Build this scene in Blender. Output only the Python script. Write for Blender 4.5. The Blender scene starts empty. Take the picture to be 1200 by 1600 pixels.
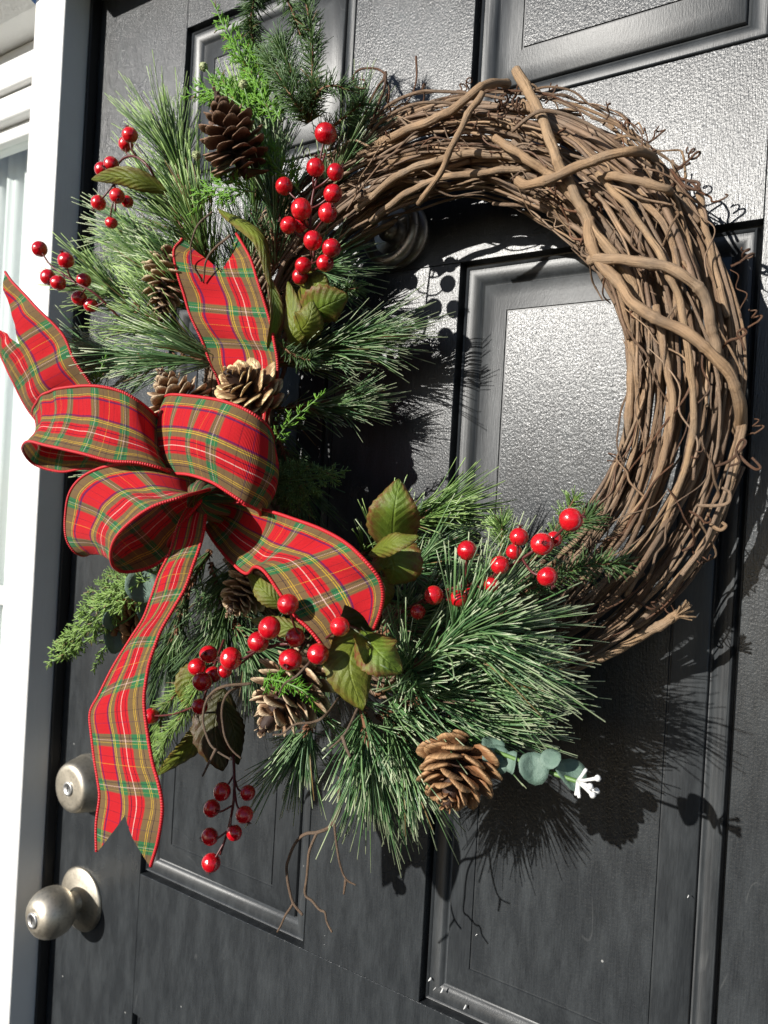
import bpy, math, random
import numpy as np
from mathutils import Vector, Matrix, noise
random.seed(7); RN = np.random.default_rng(11)
S = bpy.context.scene
col = S.collection
# ------------------------------------------------------------------ camera
CAM = np.array([0.83826, -0.58425, 0.05033])
ROT = np.array([[0.8358292871, 0.5460683709, 0.0565573787],
                [0.0493363861, 0.0278896954, -0.9983927513],
                [-0.5467680713, 0.8372762383, -0.0036300158]])
cd = bpy.data.cameras.new('camera'); co = bpy.data.objects.new('camera', cd); col.objects.link(co)
cd.sensor_fit = 'VERTICAL'; cd.sensor_height = 36; cd.sensor_width = 27; cd.lens = 27
cd.clip_start = 0.02; cd.clip_end = 200
cd.dof.use_dof = True; cd.dof.focus_distance = 0.56; cd.dof.aperture_fstop = 11
m = Matrix.Identity(4)
for i in range(3):
    m[i][0] = ROT[0][i]; m[i][1] = -ROT[1][i]; m[i][2] = -ROT[2][i]; m[i][3] = CAM[i]
co.matrix_world = m
S.camera = co
# ------------------------------------------------------------------ world, sun
TO_SUN = Vector((-0.36, -1.0, 0.37)).normalized()
EL = math.asin(TO_SUN.z); AZ = math.atan2(TO_SUN.x, TO_SUN.y)
w = bpy.data.worlds.new('World'); S.world = w; w.use_nodes = True
nt = w.node_tree; nt.nodes.clear()
sk = nt.nodes.new('ShaderNodeTexSky'); sk.sky_type = 'NISHITA'; sk.sun_disc = False
sk.sun_elevation = EL; sk.sun_rotation = AZ; sk.air_density = 0.7; sk.dust_density = 0.3; sk.ozone_density = 2.5
bg = nt.nodes.new('ShaderNodeBackground'); bg.inputs['Strength'].default_value = 0.062
ow = nt.nodes.new('ShaderNodeOutputWorld')
nt.links.new(sk.outputs[0], bg.inputs[0]); nt.links.new(bg.outputs[0], ow.inputs[0])
sl = bpy.data.lights.new('sun', 'SUN'); sl.energy = 5.0; sl.angle = math.radians(0.5); sl.color = (1.0, 0.96, 0.895)
so = bpy.data.objects.new('sun', sl); col.objects.link(so)
so.rotation_euler = (-TO_SUN).to_track_quat('-Z', 'Y').to_euler(); so.location = (-1, -3, 1.5)
S.view_settings.view_transform = 'Standard'; S.view_settings.look = 'None'
S.view_settings.exposure = 0.42; S.view_settings.gamma = 1.0
S.render.engine = 'CYCLES'
S.cycles.max_bounces = 6

# ------------------------------------------------------------------ helpers
def P(x, y, d):
    """the point d metres in front of the door face that the photograph shows at (x, y)"""
    v = ROT.T @ np.array([(x - 600) / 1200., (y - 800) / 1200., 1.0])
    return CAM + v * ((-d - CAM[1]) / v[1])
def PP(L): return np.array([P(*q) for q in L])
def pxm(p):
    """metres per photograph pixel at world point p"""
    return float((ROT[2] @ (np.array(p) - CAM)) / 1200.)
def cat(pts, n):
    """Catmull-Rom through pts, n samples per span"""
    p = np.asarray(pts, float)
    if len(p) == 2: return np.array([p[0] + (p[1] - p[0]) * t for t in np.linspace(0, 1, n + 1)])
    q = np.vstack([2 * p[0] - p[1], p, 2 * p[-1] - p[-2]])
    out = []
    for i in range(1, len(q) - 2):
        a, b, c, d = q[i - 1], q[i], q[i + 1], q[i + 2]
        for t in np.arange(n) / n:
            out.append(.5 * (2 * b + (c - a) * t + (2 * a - 5 * b + 4 * c - d) * t * t + (3 * b - a - 3 * c + d) * t ** 3))
    out.append(p[-1]); return np.array(out)
def unit(v): return v / (np.linalg.norm(v) + 1e-12)

class MB:
    def __init__(s): s.v = []; s.f = []; s.uv = []; s.n = 0
    def add(s, v, f, uv=None):
        v = np.asarray(v, float); s.v.append(v)
        s.f += [tuple(int(i) + s.n for i in q) for q in f]
        s.uv.append(np.zeros((len(v), 2)) if uv is None else np.asarray(uv, float)); s.n += len(v)
    def tube(s, path, r, n=6, cap=True, v0=0.0):
        path = np.asarray(path, float); k = len(path)
        r = np.full(k, r) if np.isscalar(r) else np.asarray(r)
        t = np.gradient(path, axis=0); t /= np.linalg.norm(t, axis=1)[:, None] + 1e-12
        ref = np.array([0, 0, 1.]) if abs(t[0][2]) < .9 else np.array([1., 0, 0])
        a = unit(np.cross(t[0], ref)); V = []; UV = []; L = v0
        ang = np.linspace(0, 2 * math.pi, n, endpoint=False)
        for i in range(k):
            a = unit(a - t[i] * (a @ t[i])); b = np.cross(t[i], a)
            if i: L += np.linalg.norm(path[i] - path[i - 1])
            V.append(path[i] + r[i] * (np.cos(ang)[:, None] * a + np.sin(ang)[:, None] * b))
            UV.append(np.c_[np.abs(ang / math.pi - 1), np.full(n, L)])
        F = []
        for i in range(k - 1):
            for j in range(n):
                j2 = (j + 1) % n; F.append((i * n + j, i * n + j2, (i + 1) * n + j2, (i + 1) * n + j))
        if cap:
            F.append(tuple(range(n - 1, -1, -1))); F.append(tuple((k - 1) * n + j for j in range(n)))
        s.add(np.vstack(V), F, np.vstack(UV))
    def box(s, x0, x1, y0, y1, z0, z1):
        s.add([(x0, y0, z0), (x1, y0, z0), (x1, y1, z0), (x0, y1, z0), (x0, y0, z1), (x1, y0, z1), (x1, y1, z1), (x0, y1, z1)],
              [(0, 3, 2, 1), (4, 5, 6, 7), (0, 1, 5, 4), (1, 2, 6, 5), (2, 3, 7, 6), (3, 0, 4, 7)])
    def mesh(s, name, m, smooth=True):
        me = bpy.data.meshes.new(name)
        V = np.vstack(s.v); UV = np.vstack(s.uv)
        me.from_pydata(V.tolist(), [], s.f)
        ul = me.uv_layers.new(name='UVMap'); idx = np.empty(len(me.loops), dtype=np.int32)
        me.loops.foreach_get('vertex_index', idx); ul.data.foreach_set('uv', UV[idx].ravel().astype(np.float32))
        if smooth: me.polygons.foreach_set('use_smooth', [True] * len(me.polygons))
        me.materials.append(m); me.update(); return me
    def build(s, name, m, parent=None, smooth=True):
        return link(s.mesh(name, m, smooth), name, parent)
def link(me, name, parent=None, mw=None):
    o = bpy.data.objects.new(name, me); col.objects.link(o)
    if parent is not None:
        o.parent = parent
        base = parent.location if parent.parent is None else parent.parent.location
        if parent.parent is None: o.location = -parent.location
        if mw is not None: o.matrix_local = Matrix.Translation(-parent.location) @ mw if parent.parent is None else mw
    elif mw is not None: o.matrix_world = mw
    return o
# every thing's Empty stands at its base; parts carry world coordinates minus that base
def thing(name, label, cat_, loc=(0, 0, 0), group=None):
    o = bpy.data.objects.new(name, None); col.objects.link(o); o.location = Vector([float(c) for c in loc])
    o.empty_display_size = .02; o['label'] = label; o['category'] = cat_
    if group: o['group'] = group
    return o
def stuff(o): o['kind'] = 'stuff'; return o
def bevel(o, wd=.0015, seg=2):
    b = o.modifiers.new('bevel', 'BEVEL'); b.width = wd; b.segments = seg; b.limit_method = 'ANGLE'; return o

# ------------------------------------------------------------------ materials
def mat(name, base=(.5, .5, .5), rough=.5, metal=0, spec=.5, coat=0):
    m = bpy.data.materials.new(name); m.use_nodes = True; n = m.node_tree
    b = n.nodes['Principled BSDF']; b.inputs['Base Color'].default_value = (*base, 1)
    b.inputs['Roughness'].default_value = rough; b.inputs['Metallic'].default_value = metal
    b.inputs['Specular IOR Level'].default_value = spec; b.inputs['Coat Weight'].default_value = coat
    b.inputs['Coat Roughness'].default_value = .06
    return m, n, b
def N(n, t, **k):
    x = n.nodes.new('ShaderNode' + t)
    for a, v in k.items():
        if a.startswith('i_'):
            key = a[2:].replace('_', ' ')
            x.inputs[int(key) if key.isdigit() else key].default_value = v
        else: setattr(x, a, v)
    return x
def ramp(n, src, stops, interp='LINEAR'):
    r = n.nodes.new('ShaderNodeValToRGB'); r.color_ramp.interpolation = interp
    e = r.color_ramp.elements
    while len(e) < len(stops): e.new(0.5)
    for i, (p, c) in enumerate(stops):
        e[i].position = p; e[i].color = c if len(c) == 4 else (*c, 1)
    n.links.new(src, r.inputs[0]); return r
def mixc(n, fac, a, b, mode='MIX'):
    x = n.nodes.new('ShaderNodeMix'); x.data_type = 'RGBA'; x.blend_type = mode
    for s_, v in ((0, fac), (6, a), (7, b)):
        if hasattr(v, 'links'): n.links.new(v, x.inputs[s_])
        else: x.inputs[s_].default_value = v if not isinstance(v, tuple) else (*v[:3], 1)
    return x.outputs[2]
def math_(n, op, a, b=None, c=None):
    x = n.nodes.new('ShaderNodeMath'); x.operation = op
    for i, v in enumerate((a, b, c)):
        if v is None: continue
        if hasattr(v, 'links'): n.links.new(v, x.inputs[i])
        else: x.inputs[i].default_value = v
    return x.outputs[0]
def noise_(n, vec, scale, detail=3, rough=.5, dist=0):
    x = N(n, 'TexNoise'); x.inputs['Scale'].default_value = scale; x.inputs['Detail'].default_value = detail
    x.inputs['Roughness'].default_value = rough; x.inputs['Distortion'].default_value = dist
    if vec is not None: n.links.new(vec, x.inputs['Vector'])
    return x.outputs[0]
def mapping(n, src, sc=(1, 1, 1), rot=(0, 0, 0)):
    x = N(n, 'Mapping'); x.inputs['Scale'].default_value = sc; x.inputs['Rotation'].default_value = rot
    n.links.new(src, x.inputs[0]); return x.outputs[0]
def bump(n, b, h, strength=.5, dist=.001, prev=None):
    x = N(n, 'Bump'); x.inputs['Strength'].default_value = strength; x.inputs['Distance'].default_value = dist
    n.links.new(h, x.inputs['Height'])
    if prev is not None: n.links.new(prev, x.inputs['Normal'])
    n.links.new(x.outputs[0], b.inputs['Normal']); return x.outputs[0]

def door_mat(name, moulding=False):
    m, n, b = mat(name, (.03, .032, .035), .30, 0, .60 if not moulding else .5)
    tc = N(n, 'TexCoord').outputs['Object']
    peb = noise_(n, mapping(n, tc, (1, 1, .8)), 620, 3, .55)
    grain = noise_(n, mapping(n, tc, (1, 1, .07)), 900, 4, .65, .2)
    big = noise_(n, tc, 9, 3, .5)
    dust = noise_(n, mapping(n, tc, (1, 1, .25)), 60, 5, .65)
    c = mixc(n, ramp(n, dust, [(.42, (0, 0, 0)), (.8, (1, 1, 1))]).outputs[0], (.020, .0225, .025), (.056, .062, .066))
    g2 = ramp(n, grain, [(.35, (0, 0, 0)), (.75, (1, 1, 1))]).outputs[0]
    c = mixc(n, .28, c, mixc(n, g2, (.014, .016, .018), (.064, .070, .075)))
    # specks and fine scratches of dried dirt
    vo = N(n, 'TexVoronoi'); vo.inputs['Scale'].default_value = 34; n.links.new(tc, vo.inputs['Vector'])
    sp = ramp(n, vo.outputs['Distance'], [(.0, (1, 1, 1)), (.022, (1, 1, 1)), (.04, (0, 0, 0))]).outputs[0]
    rnd = N(n, 'SeparateColor'); n.links.new(vo.outputs['Color'], rnd.inputs[0])
    sp = math_(n, 'MULTIPLY', sp, math_(n, 'GREATER_THAN', rnd.outputs[0], .82))
    c = mixc(n, math_(n, 'MULTIPLY', sp, .55), c, (.5, .5, .48))
    wv = noise_(n, mapping(n, tc, (1, 1, .35), (0, .5, 0)), 12, 2, .5, 1.2)
    scr = ramp(n, wv, [(.496, (0, 0, 0)), (.4995, (1, 1, 1)), (.503, (0, 0, 0))]).outputs[0]
    pm = ramp(n, noise_(n, tc, 23, 2), [(.60, (0, 0, 0)), (.66, (1, 1, 1))]).outputs[0]
    scr = math_(n, 'MULTIPLY', math_(n, 'MULTIPLY', scr, pm), .10)
    c = mixc(n, scr, c, (.35, .35, .34))
    n.links.new(c, b.inputs['Base Color'])
    rr = math_(n, 'MULTIPLY_ADD', big, .16, .33 if moulding else .21)
    n.links.new(rr, b.inputs['Roughness'])
    if moulding:
        bump(n, b, grain, .25, .0006)
    else:
        x = bump(n, b, peb, .32, .0009); bump(n, b, grain, .42, .0008, x)
    return m
M = {}
M['door'] = door_mat('black_door_paint'); M['mould'] = door_mat('black_moulding_paint', True)

def white_mat():
    m, n, b = mat('white_paint', (.8, .8, .78), .45)
    tc = N(n, 'TexCoord').outputs['Object']
    g = noise_(n, mapping(n, tc, (1, 1, .06)), 260, 4); d = noise_(n, tc, 14, 5, .6)
    n.links.new(mixc(n, ramp(n, d, [(.35, (0, 0, 0)), (.8, (1, 1, 1))]).outputs[0], (.8, .8, .785), (.74, .735, .71)), b.inputs['Base Color'])
    x = bump(n, b, g, .5, .0007); bump(n, b, noise_(n, tc, 45, 5, .7), .5, .0012, x)
    return m
M['white'] = white_mat()
M['rubber'] = mat('black_weatherstrip', (.008, .008, .009), .5)[0]
M['dark'] = mat('dark_gap', (.01, .01, .012), .8)[0]

def nickel(name, base=(.52, .48, .41), rough=.34):
    m, n, b = mat(name, base, rough, 1)
    tc = N(n, 'TexCoord').outputs['Object']
    d = noise_(n, tc, 60, 5, .65)
    n.links.new(math_(n, 'MULTIPLY_ADD', d, .22, rough - .1), b.inputs['Roughness'])
    n.links.new(mixc(n, ramp(n, noise_(n, tc, 300, 4), [(.5, (0, 0, 0)), (.75, (1, 1, 1))]).outputs[0], base, tuple(c * .7 for c in base)), b.inputs['Base Color'])
    bump(n, b, noise_(n, mapping(n, tc, (1, 1, 9)), 260, 5, .7), .22, .0003)
    return m
M['nickel'] = nickel('satin_nickel', (.60, .55, .46), .48); M['chrome'] = nickel('key_cylinder_metal', (.62, .62, .62), .42)
M['bronze'] = nickel('dark_bronze', (.40, .37, .33), .38)

def vine_mat(name, a, b_, c_):
    m, n, b = mat(name, a, .62, 0, .35)
    uv = N(n, 'UVMap').outputs[0]; oi = N(n, 'ObjectInfo').outputs['Random']
    base = ramp(n, oi, [(0, a), (.45, b_), (1, c_)]).outputs[0]
    st = noise_(n, mapping(n, uv, (7, 38, 1)), 1.0, 5, .65, .4)
    pt = noise_(n, mapping(n, uv, (1.5, 60, 1)), 1.0, 4, .6)
    geo = N(n, 'NewGeometry').outputs['Position']
    pt2 = noise_(n, geo, 45, 4, .6)
    cc = mixc(n, ramp(n, st, [(.3, (0, 0, 0)), (.75, (1, 1, 1))]).outputs[0], mixc(n, .65, base, (.045, .024, .014)), base)
    cc = mixc(n, math_(n, 'MULTIPLY', ramp(n, pt2, [(.45, (0, 0, 0)), (.7, (1, 1, 1))]).outputs[0], .45), cc, (.20, .165, .13))
    n.links.new(cc, b.inputs['Base Color'])
    x = bump(n, b, noise_(n, mapping(n, uv, (10, 45, 1)), 1.0, 5, .7), .9, .0016)
    bump(n, b, noise_(n, geo, 420, 4, .7), .6, .0010, x)
    return m
M['vine'] = vine_mat('grapevine_bark', (.54, .355, .205), (.23, .14, .085), (.45, .315, .21))
M['vine_thick'] = vine_mat('thick_grapevine_bark', (.56, .375, .215), (.50, .325, .185), (.48, .33, .205))
M['tendril'] = vine_mat('tendril_bark', (.16, .07, .035), (.22, .10, .05), (.12, .055, .03))
M['twig'] = vine_mat('twig_bark', (.22, .15, .10), (.20, .13, .085), (.25, .17, .11))
M['redstem'] = mat('dark_red_stem', (.10, .018, .018), .4)[0]
M['brownstem'] = mat('brown_branch_stem', (.17, .075, .035), .7)[0]

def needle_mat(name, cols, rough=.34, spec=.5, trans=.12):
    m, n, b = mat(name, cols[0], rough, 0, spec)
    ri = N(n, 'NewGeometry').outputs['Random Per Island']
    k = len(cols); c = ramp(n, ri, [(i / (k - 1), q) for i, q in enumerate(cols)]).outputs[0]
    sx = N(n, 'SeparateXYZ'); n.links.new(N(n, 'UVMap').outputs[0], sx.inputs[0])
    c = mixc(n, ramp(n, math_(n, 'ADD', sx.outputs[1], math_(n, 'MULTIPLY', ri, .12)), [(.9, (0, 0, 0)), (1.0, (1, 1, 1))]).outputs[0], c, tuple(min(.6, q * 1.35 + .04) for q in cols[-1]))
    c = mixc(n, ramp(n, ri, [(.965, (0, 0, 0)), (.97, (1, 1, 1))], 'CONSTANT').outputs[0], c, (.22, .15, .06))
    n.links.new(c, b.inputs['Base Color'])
    tr = N(n, 'BsdfTranslucent'); n.links.new(mixc(n, .5, c, (.25, .5, .08)), tr.inputs[0])
    mx = N(n, 'MixShader'); mx.inputs[0].default_value = trans
    n.links.new(b.outputs[0], mx.inputs[1]); n.links.new(tr.outputs[0], mx.inputs[2])
    n.links.new(mx.outputs[0], n.nodes['Material Output'].inputs[0])
    return m
M['pine'] = needle_mat('long_pine_needles', [(.04, .11, .042), (.11, .23, .080), (.23, .36, .15), (.07, .16, .07), (.36, .48, .25)])
M['pine_b'] = needle_mat('pale_pine_needles', [(.05, .12, .03), (.12, .22, .05), (.19, .31, .08), (.08, .16, .045), (.29, .41, .13)])
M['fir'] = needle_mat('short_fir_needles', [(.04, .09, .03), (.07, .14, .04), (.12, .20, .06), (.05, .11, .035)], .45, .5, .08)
M['fir_pale'] = needle_mat('pale_fir_needles', [(.14, .26, .04), (.22, .36, .07), (.30, .43, .13), (.10, .20, .03)], .45)
M['cedar'] = needle_mat('bright_cedar_scales', [(.10, .26, .02), (.16, .36, .03), (.22, .44, .05), (.08, .22, .02)], .45, .4, .2)
M['cedar_dull'] = needle_mat('olive_cedar_scales', [(.09, .16, .03), (.13, .22, .05), (.07, .13, .03), (.17, .26, .07)], .5, .4, .12)
M['moss'] = needle_mat('bright_moss', [(.07, .22, .01), (.12, .32, .02), (.16, .38, .03), (.05, .16, .01)], .5, .4, .2)

def leaf_mat(name, green, edge, back):
    m, n, b = mat(name, green, .42, 0, .4)
    uv = N(n, 'UVMap').outputs[0]; sx = N(n, 'SeparateXYZ'); n.links.new(uv, sx.inputs[0])
    u = math_(n, 'ABSOLUTE', math_(n, 'SUBTRACT', sx.outputs[0], .5)); v = sx.outputs[1]
    nz = noise_(n, mapping(n, uv, (3, 4, 1)), 1.3, 4, .6)
    e = math_(n, 'ADD', math_(n, 'MULTIPLY', u, 1.7), math_(n, 'MULTIPLY_ADD', nz, .9, -.45))
    c = mixc(n, ramp(n, e, [(.30, (0, 0, 0)), (.72, (1, 1, 1))]).outputs[0], green, edge)
    c = mixc(n, ramp(n, noise_(n, mapping(n, uv, (8, 12, 1)), 1, 5, .7), [(.4, (0, 0, 0)), (.8, (1, 1, 1))]).outputs[0], c, tuple(q * 1.5 for q in green))
    # veins
    vv = math_(n, 'SUBTRACT', v, math_(n, 'MULTIPLY', u, .55))
    saw = math_(n, 'ABSOLUTE', math_(n, 'SUBTRACT', math_(n, 'FRACT', math_(n, 'MULTIPLY', vv, 8.5)), .5))
    vein = ramp(n, saw, [(0, (1, 1, 1)), (.12, (0, 0, 0))]).outputs[0]
    mid = ramp(n, u, [(0, (1, 1, 1)), (.03, (0, 0, 0))]).outputs[0]
    vn = math_(n, 'MAXIMUM', math_(n, 'MULTIPLY', vein, .6), mid)
    c = mixc(n, math_(n, 'MULTIPLY', vn, .35), c, tuple(min(1, q * 2.2 + .03) for q in green))
    c = mixc(n, math_(n, 'MULTIPLY', ramp(n, noise_(n, mapping(n, uv, (40, 60, 1)), 1, 4, .7), [(.55, (0, 0, 0)), (.72, (1, 1, 1))]).outputs[0], .45), c, tuple(q * .45 for q in edge))
    n.links.new(c, b.inputs['Base Color'])
    h = math_(n, 'SUBTRACT', math_(n, 'MULTIPLY', saw, 1.6), mid)
    x = bump(n, b, h, .45, .0012); bump(n, b, noise_(n, mapping(n, uv, (14, 20, 1)), 1, 5, .7), .6, .0012, x)
    tr = N(n, 'BsdfTranslucent'); n.links.new(mixc(n, .4, c, (.35, .45, .03)), tr.inputs[0])
    mx = N(n, 'MixShader'); mx.inputs[0].default_value = .14
    n.links.new(b.outputs[0], mx.inputs[1]); n.links.new(tr.outputs[0], mx.inputs[2])
    n.links.new(mx.outputs[0], n.nodes['Material Output'].inputs[0])
    return m
M['leaf'] = leaf_mat('green_leaf_with_red_margin', (.11, .17, .02), (.17, .05, .025), (.1, .1, .02))
M['leaf_olive'] = leaf_mat('olive_leaf', (.13, .16, .02), (.14, .09, .02), (.1, .1, .02))
M['leaf_dark'] = leaf_mat('dark_brown_green_leaf', (.05, .05, .012), (.07, .03, .012), (.1, .1, .02))
def euca():
    m, n, b = mat('eucalyptus_leaf', (.12, .22, .17), .55, 0, .4)
    tc = N(n, 'TexCoord').outputs['Object']
    n.links.new(mixc(n, noise_(n, tc, 90, 4, .6), (.07, .14, .105), (.19, .26, .21)), b.inputs['Base Color'])
    bump(n, b, noise_(n, tc, 420, 5, .7), .7, .0008); return m
M['euca'] = euca()
M['flower'] = mat('white_bud_plastic', (.8, .8, .78), .4)[0]
M['greenstem'] = mat('green_plastic_stem', (.12, .22, .06), .45)[0]
M['bud'] = mat('pale_green_bud', (.36, .40, .20), .6)[0]
def berry_m():
    m, n, b = mat('glossy_red_berry', (.55, .004, .012), .22, 0, .5, 1.0)
    oi = N(n, 'ObjectInfo').outputs['Random']; tc = N(n, 'TexCoord').outputs['Object']
    c = ramp(n, oi, [(0, (.62, .006, .014)), (.5, (.50, .004, .012)), (1, (.66, .010, .016))]).outputs[0]
    c = mixc(n, ramp(n, noise_(n, tc, 260, 4), [(.50, (0, 0, 0)), (.72, (1, 1, 1))]).outputs[0], c, (.26, .003, .010))
    n.links.new(math_(n, 'MULTIPLY_ADD', noise_(n, tc, 2.2, 4, .7), .4, .05), b.inputs['Roughness']); n.links.new(math_(n, 'MULTIPLY_ADD', noise_(n, tc, 1.4, 4, .7), .35, -.06), b.inputs['Coat Roughness'])
    n.links.new(c, b.inputs['Base Color']); bump(n, b, noise_(n, tc, 1.3, 3), .12, .05); return m
M['berry'] = berry_m(); M['calyx'] = mat('dark_calyx', (.10, .02, .02), .6)[0]

def cone_m(name, base, mid, tip, gold=0):
    m, n, b = mat(name, base, .6, 0, .4)
    uv = N(n, 'UVMap').outputs[0]; sx = N(n, 'SeparateXYZ'); n.links.new(uv, sx.inputs[0])
    oi = N(n, 'ObjectInfo').outputs['Random']; tc = N(n, 'TexCoord').outputs['Object']
    v = math_(n, 'ADD', sx.outputs[1], math_(n, 'MULTIPLY_ADD', noise_(n, tc, 1.2, 4, .7), .3, -.15))
    c = ramp(n, v, [(.25, base), (.52, mid), (.80, mid), (.93, tip)]).outputs[0]
    c = mixc(n, math_(n, 'MULTIPLY', oi, .30), c, tuple(q * .65 for q in mid))
    st = noise_(n, mapping(n, uv, (16, 1.5, 1)), 1, 4, .6)
    c = mixc(n, ramp(n, st, [(.45, (0, 0, 0)), (.8, (1, 1, 1))]).outputs[0], c, tuple(q * .5 for q in base))
    n.links.new(c, b.inputs['Base Color'])
    if gold:
        g = math_(n, 'MULTIPLY', ramp(n, v, [(.6, (0, 0, 0)), (.85, (1, 1, 1))]).outputs[0], gold)
        n.links.new(g, b.inputs['Metallic']); b.inputs['Roughness'].default_value = .42
    x = bump(n, b, st, .5, .001); bump(n, b, noise_(n, tc, 9, 4), .3, .0015, x); return m
M['cone_dark'] = cone_m('dark_brown_cone', (.035, .016, .010), (.12, .06, .035), (.30, .18, .11))
M['cone_warm'] = cone_m('warm_brown_cone', (.07, .025, .010), (.30, .14, .06), (.50, .30, .15))
M['cone_tan'] = cone_m('tan_cone', (.07, .03, .015), (.34, .20, .11), (.75, .58, .38))
M['cone_gold'] = cone_m('gilded_cone', (.07, .035, .018), (.34, .20, .10), (.90, .68, .36), .25)

# tartan: 0, 1 or 2 green bands crossing give red, tan or green; thin lines lie over them
def tartan():
    m, n, b = mat('tartan_ribbon', (.6, .02, .03), .75, 0, .15)
    b.inputs['Sheen Weight'].default_value = .05; b.inputs['Sheen Roughness'].default_value = .4
    uv = N(n, 'UVMap').outputs[0]; sx = N(n, 'SeparateXYZ'); n.links.new(uv, sx.inputs[0])
    wob = math_(n, 'MULTIPLY_ADD', noise_(n, mapping(n, uv, (60, 60, 1)), 1, 2), .010, -.005)
    u = math_(n, 'ADD', sx.outputs[0], wob); v = math_(n, 'FRACT', math_(n, 'ADD', math_(n, 'MULTIPLY', sx.outputs[1], 1 / 1.1), wob))
    o = (0, 0, 0); h = (.5, .5, .5); t = .012
    def bands(src, L):
        st = [(0, h if L[0][0] <= 0 else o)]
        for a, c in L:
            if a > 0: st += [(a - t, o), (a + t, h)]
            if c < 1: st += [(c - t, h), (c + t, o)]
        return ramp(n, src, st).outputs[0]
    su = bands(u, [(0, .135), (.435, .55), (.76, 1)]); sv = bands(v, [(.0, .13), (.46, .59)])
    s = math_(n, 'ADD', su, sv)
    fib = noise_(n, mapping(n, uv, (30, 300, 1)), 1, 3); fib2 = noise_(n, mapping(n, uv, (300, 40, 1)), 1, 3)
    base = ramp(n, s, [(.0, (.60, .003, .016)), (.12, (.60, .003, .016)), (.44, (.19, .125, .055)), (.56, (.17, .125, .055)), (.85, (.002, .18, .065)), (1, (.002, .19, .07))]).outputs[0]
    base = mixc(n, math_(n, 'MULTIPLY', fib, .30), base, mixc(n, .6, base, (.05, .02, .015)))
    base = mixc(n, math_(n, 'MULTIPLY', fib2, .10), base, (.62, .20, .12))
    Y = (.72, .46, .04, .72); W = (.80, .55, .48, .75); K = (.015, .008, .03, .8); B = (.04, .015, .10, .75); C0 = (.3, .1, .1, 0)
    def lines(src, L):
        st = [(0, C0)]
        for a, c, q in L: st += [(a, q), (c, (*q[:3], 0))]
        return ramp(n, src, st, 'CONSTANT')
    l1 = lines(u, [(.108, .115, Y), (.129, .136, Y), (.155, .178, B), (.41, .432, B), (.447, .456, Y), (.472, .481, Y), (.585, .595, K), (.652, .664, W), (.72, .73, K), (.837, .846, Y), (.860, .869, Y), (.90, .91, K)])
    l2 = lines(v, [(.03, .040, K), (.055, .066, W), (.085, .093, Y), (.22, .227, K), (.30, .308, Y), (.38, .387, K), (.475, .485, K), (.515, .526, W), (.555, .562, Y), (.68, .687, K), (.78, .786, K), (.88, .887, B)])
    # the weft lines show broken where they dive under the warp
    dash = math_(n, 'GREATER_THAN', math_(n, 'SINE', math_(n, 'MULTIPLY', sx.outputs[0], 330)), -.55)
    c = mixc(n, l1.outputs[1], base, l1.outputs[0])
    c = mixc(n, math_(n, 'MULTIPLY', math_(n, 'MULTIPLY', l2.outputs[1], dash), .7), c, l2.outputs[0])
    n.links.new(c, b.inputs['Base Color'])
    wf = math_(n, 'SINE', math_(n, 'MULTIPLY', sx.outputs[1], 560)); wp = math_(n, 'SINE', math_(n, 'MULTIPLY', sx.outputs[0], 520))
    x = bump(n, b, math_(n, 'ADD', wf, math_(n, 'MULTIPLY', wp, .6)), .45, .0005)
    bump(n, b, noise_(n, mapping(n, uv, (5, 9, 1)), 1, 3), .35, .002, x)
    tr = N(n, 'BsdfTranslucent'); n.links.new(c, tr.inputs[0])
    mx = N(n, 'MixShader'); mx.inputs[0].default_value = .2
    n.links.new(b.outputs[0], mx.inputs[1]); n.links.new(tr.outputs[0], mx.inputs[2])
    n.links.new(mx.outputs[0], n.nodes['Material Output'].inputs[0])
    return m
M['tartan'] = tartan()
def cord_m():
    m, n, b = mat('red_edge_cord', (.62, .012, .02), .55)
    uv = N(n, 'UVMap').outputs[0]; sx = N(n, 'SeparateXYZ'); n.links.new(uv, sx.inputs[0])
    s = math_(n, 'SINE', math_(n, 'ADD', math_(n, 'MULTIPLY', sx.outputs[1], 3600), math_(n, 'MULTIPLY', sx.outputs[0], 3)))
    n.links.new(mixc(n, math_(n, 'MULTIPLY_ADD', s, .3, .4), (.62, .012, .02), (.28, .004, .01)), b.inputs['Base Color'])
    bump(n, b, s, .5, .0004); return m
M['cord'] = cord_m()
def glass_m():
    m, n, b = mat('window_glass', (1, 1, 1), .02)
    tr = N(n, 'BsdfTransparent'); gl = N(n, 'BsdfGlossy'); gl.inputs['Roughness'].default_value = .02
    lw = N(n, 'LayerWeight'); lw.inputs[0].default_value = .5; fac = math_(n, 'MULTIPLY_ADD', math_(n, 'POWER', lw.outputs[1], 4.0), .5, .04); mx = N(n, 'MixShader')
    tr.inputs[0].default_value = (.93, .95, .945, 1)
    n.links.new(fac, mx.inputs[0]); n.links.new(tr.outputs[0], mx.inputs[1]); n.links.new(gl.outputs[0], mx.inputs[2])
    n.links.new(mx.outputs[0], n.nodes['Material Output'].inputs[0]); return m
M['glass'] = glass_m()
m_, n_, b_ = mat('white_curtain', (.85, .86, .85), .8); bump(n_, b_, noise_(n_, mapping(n_, N(n_, 'TexCoord').outputs['Object'], (1, 1, .1)), 400, 3), .2, .0004)
M['curtain'] = m_

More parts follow.
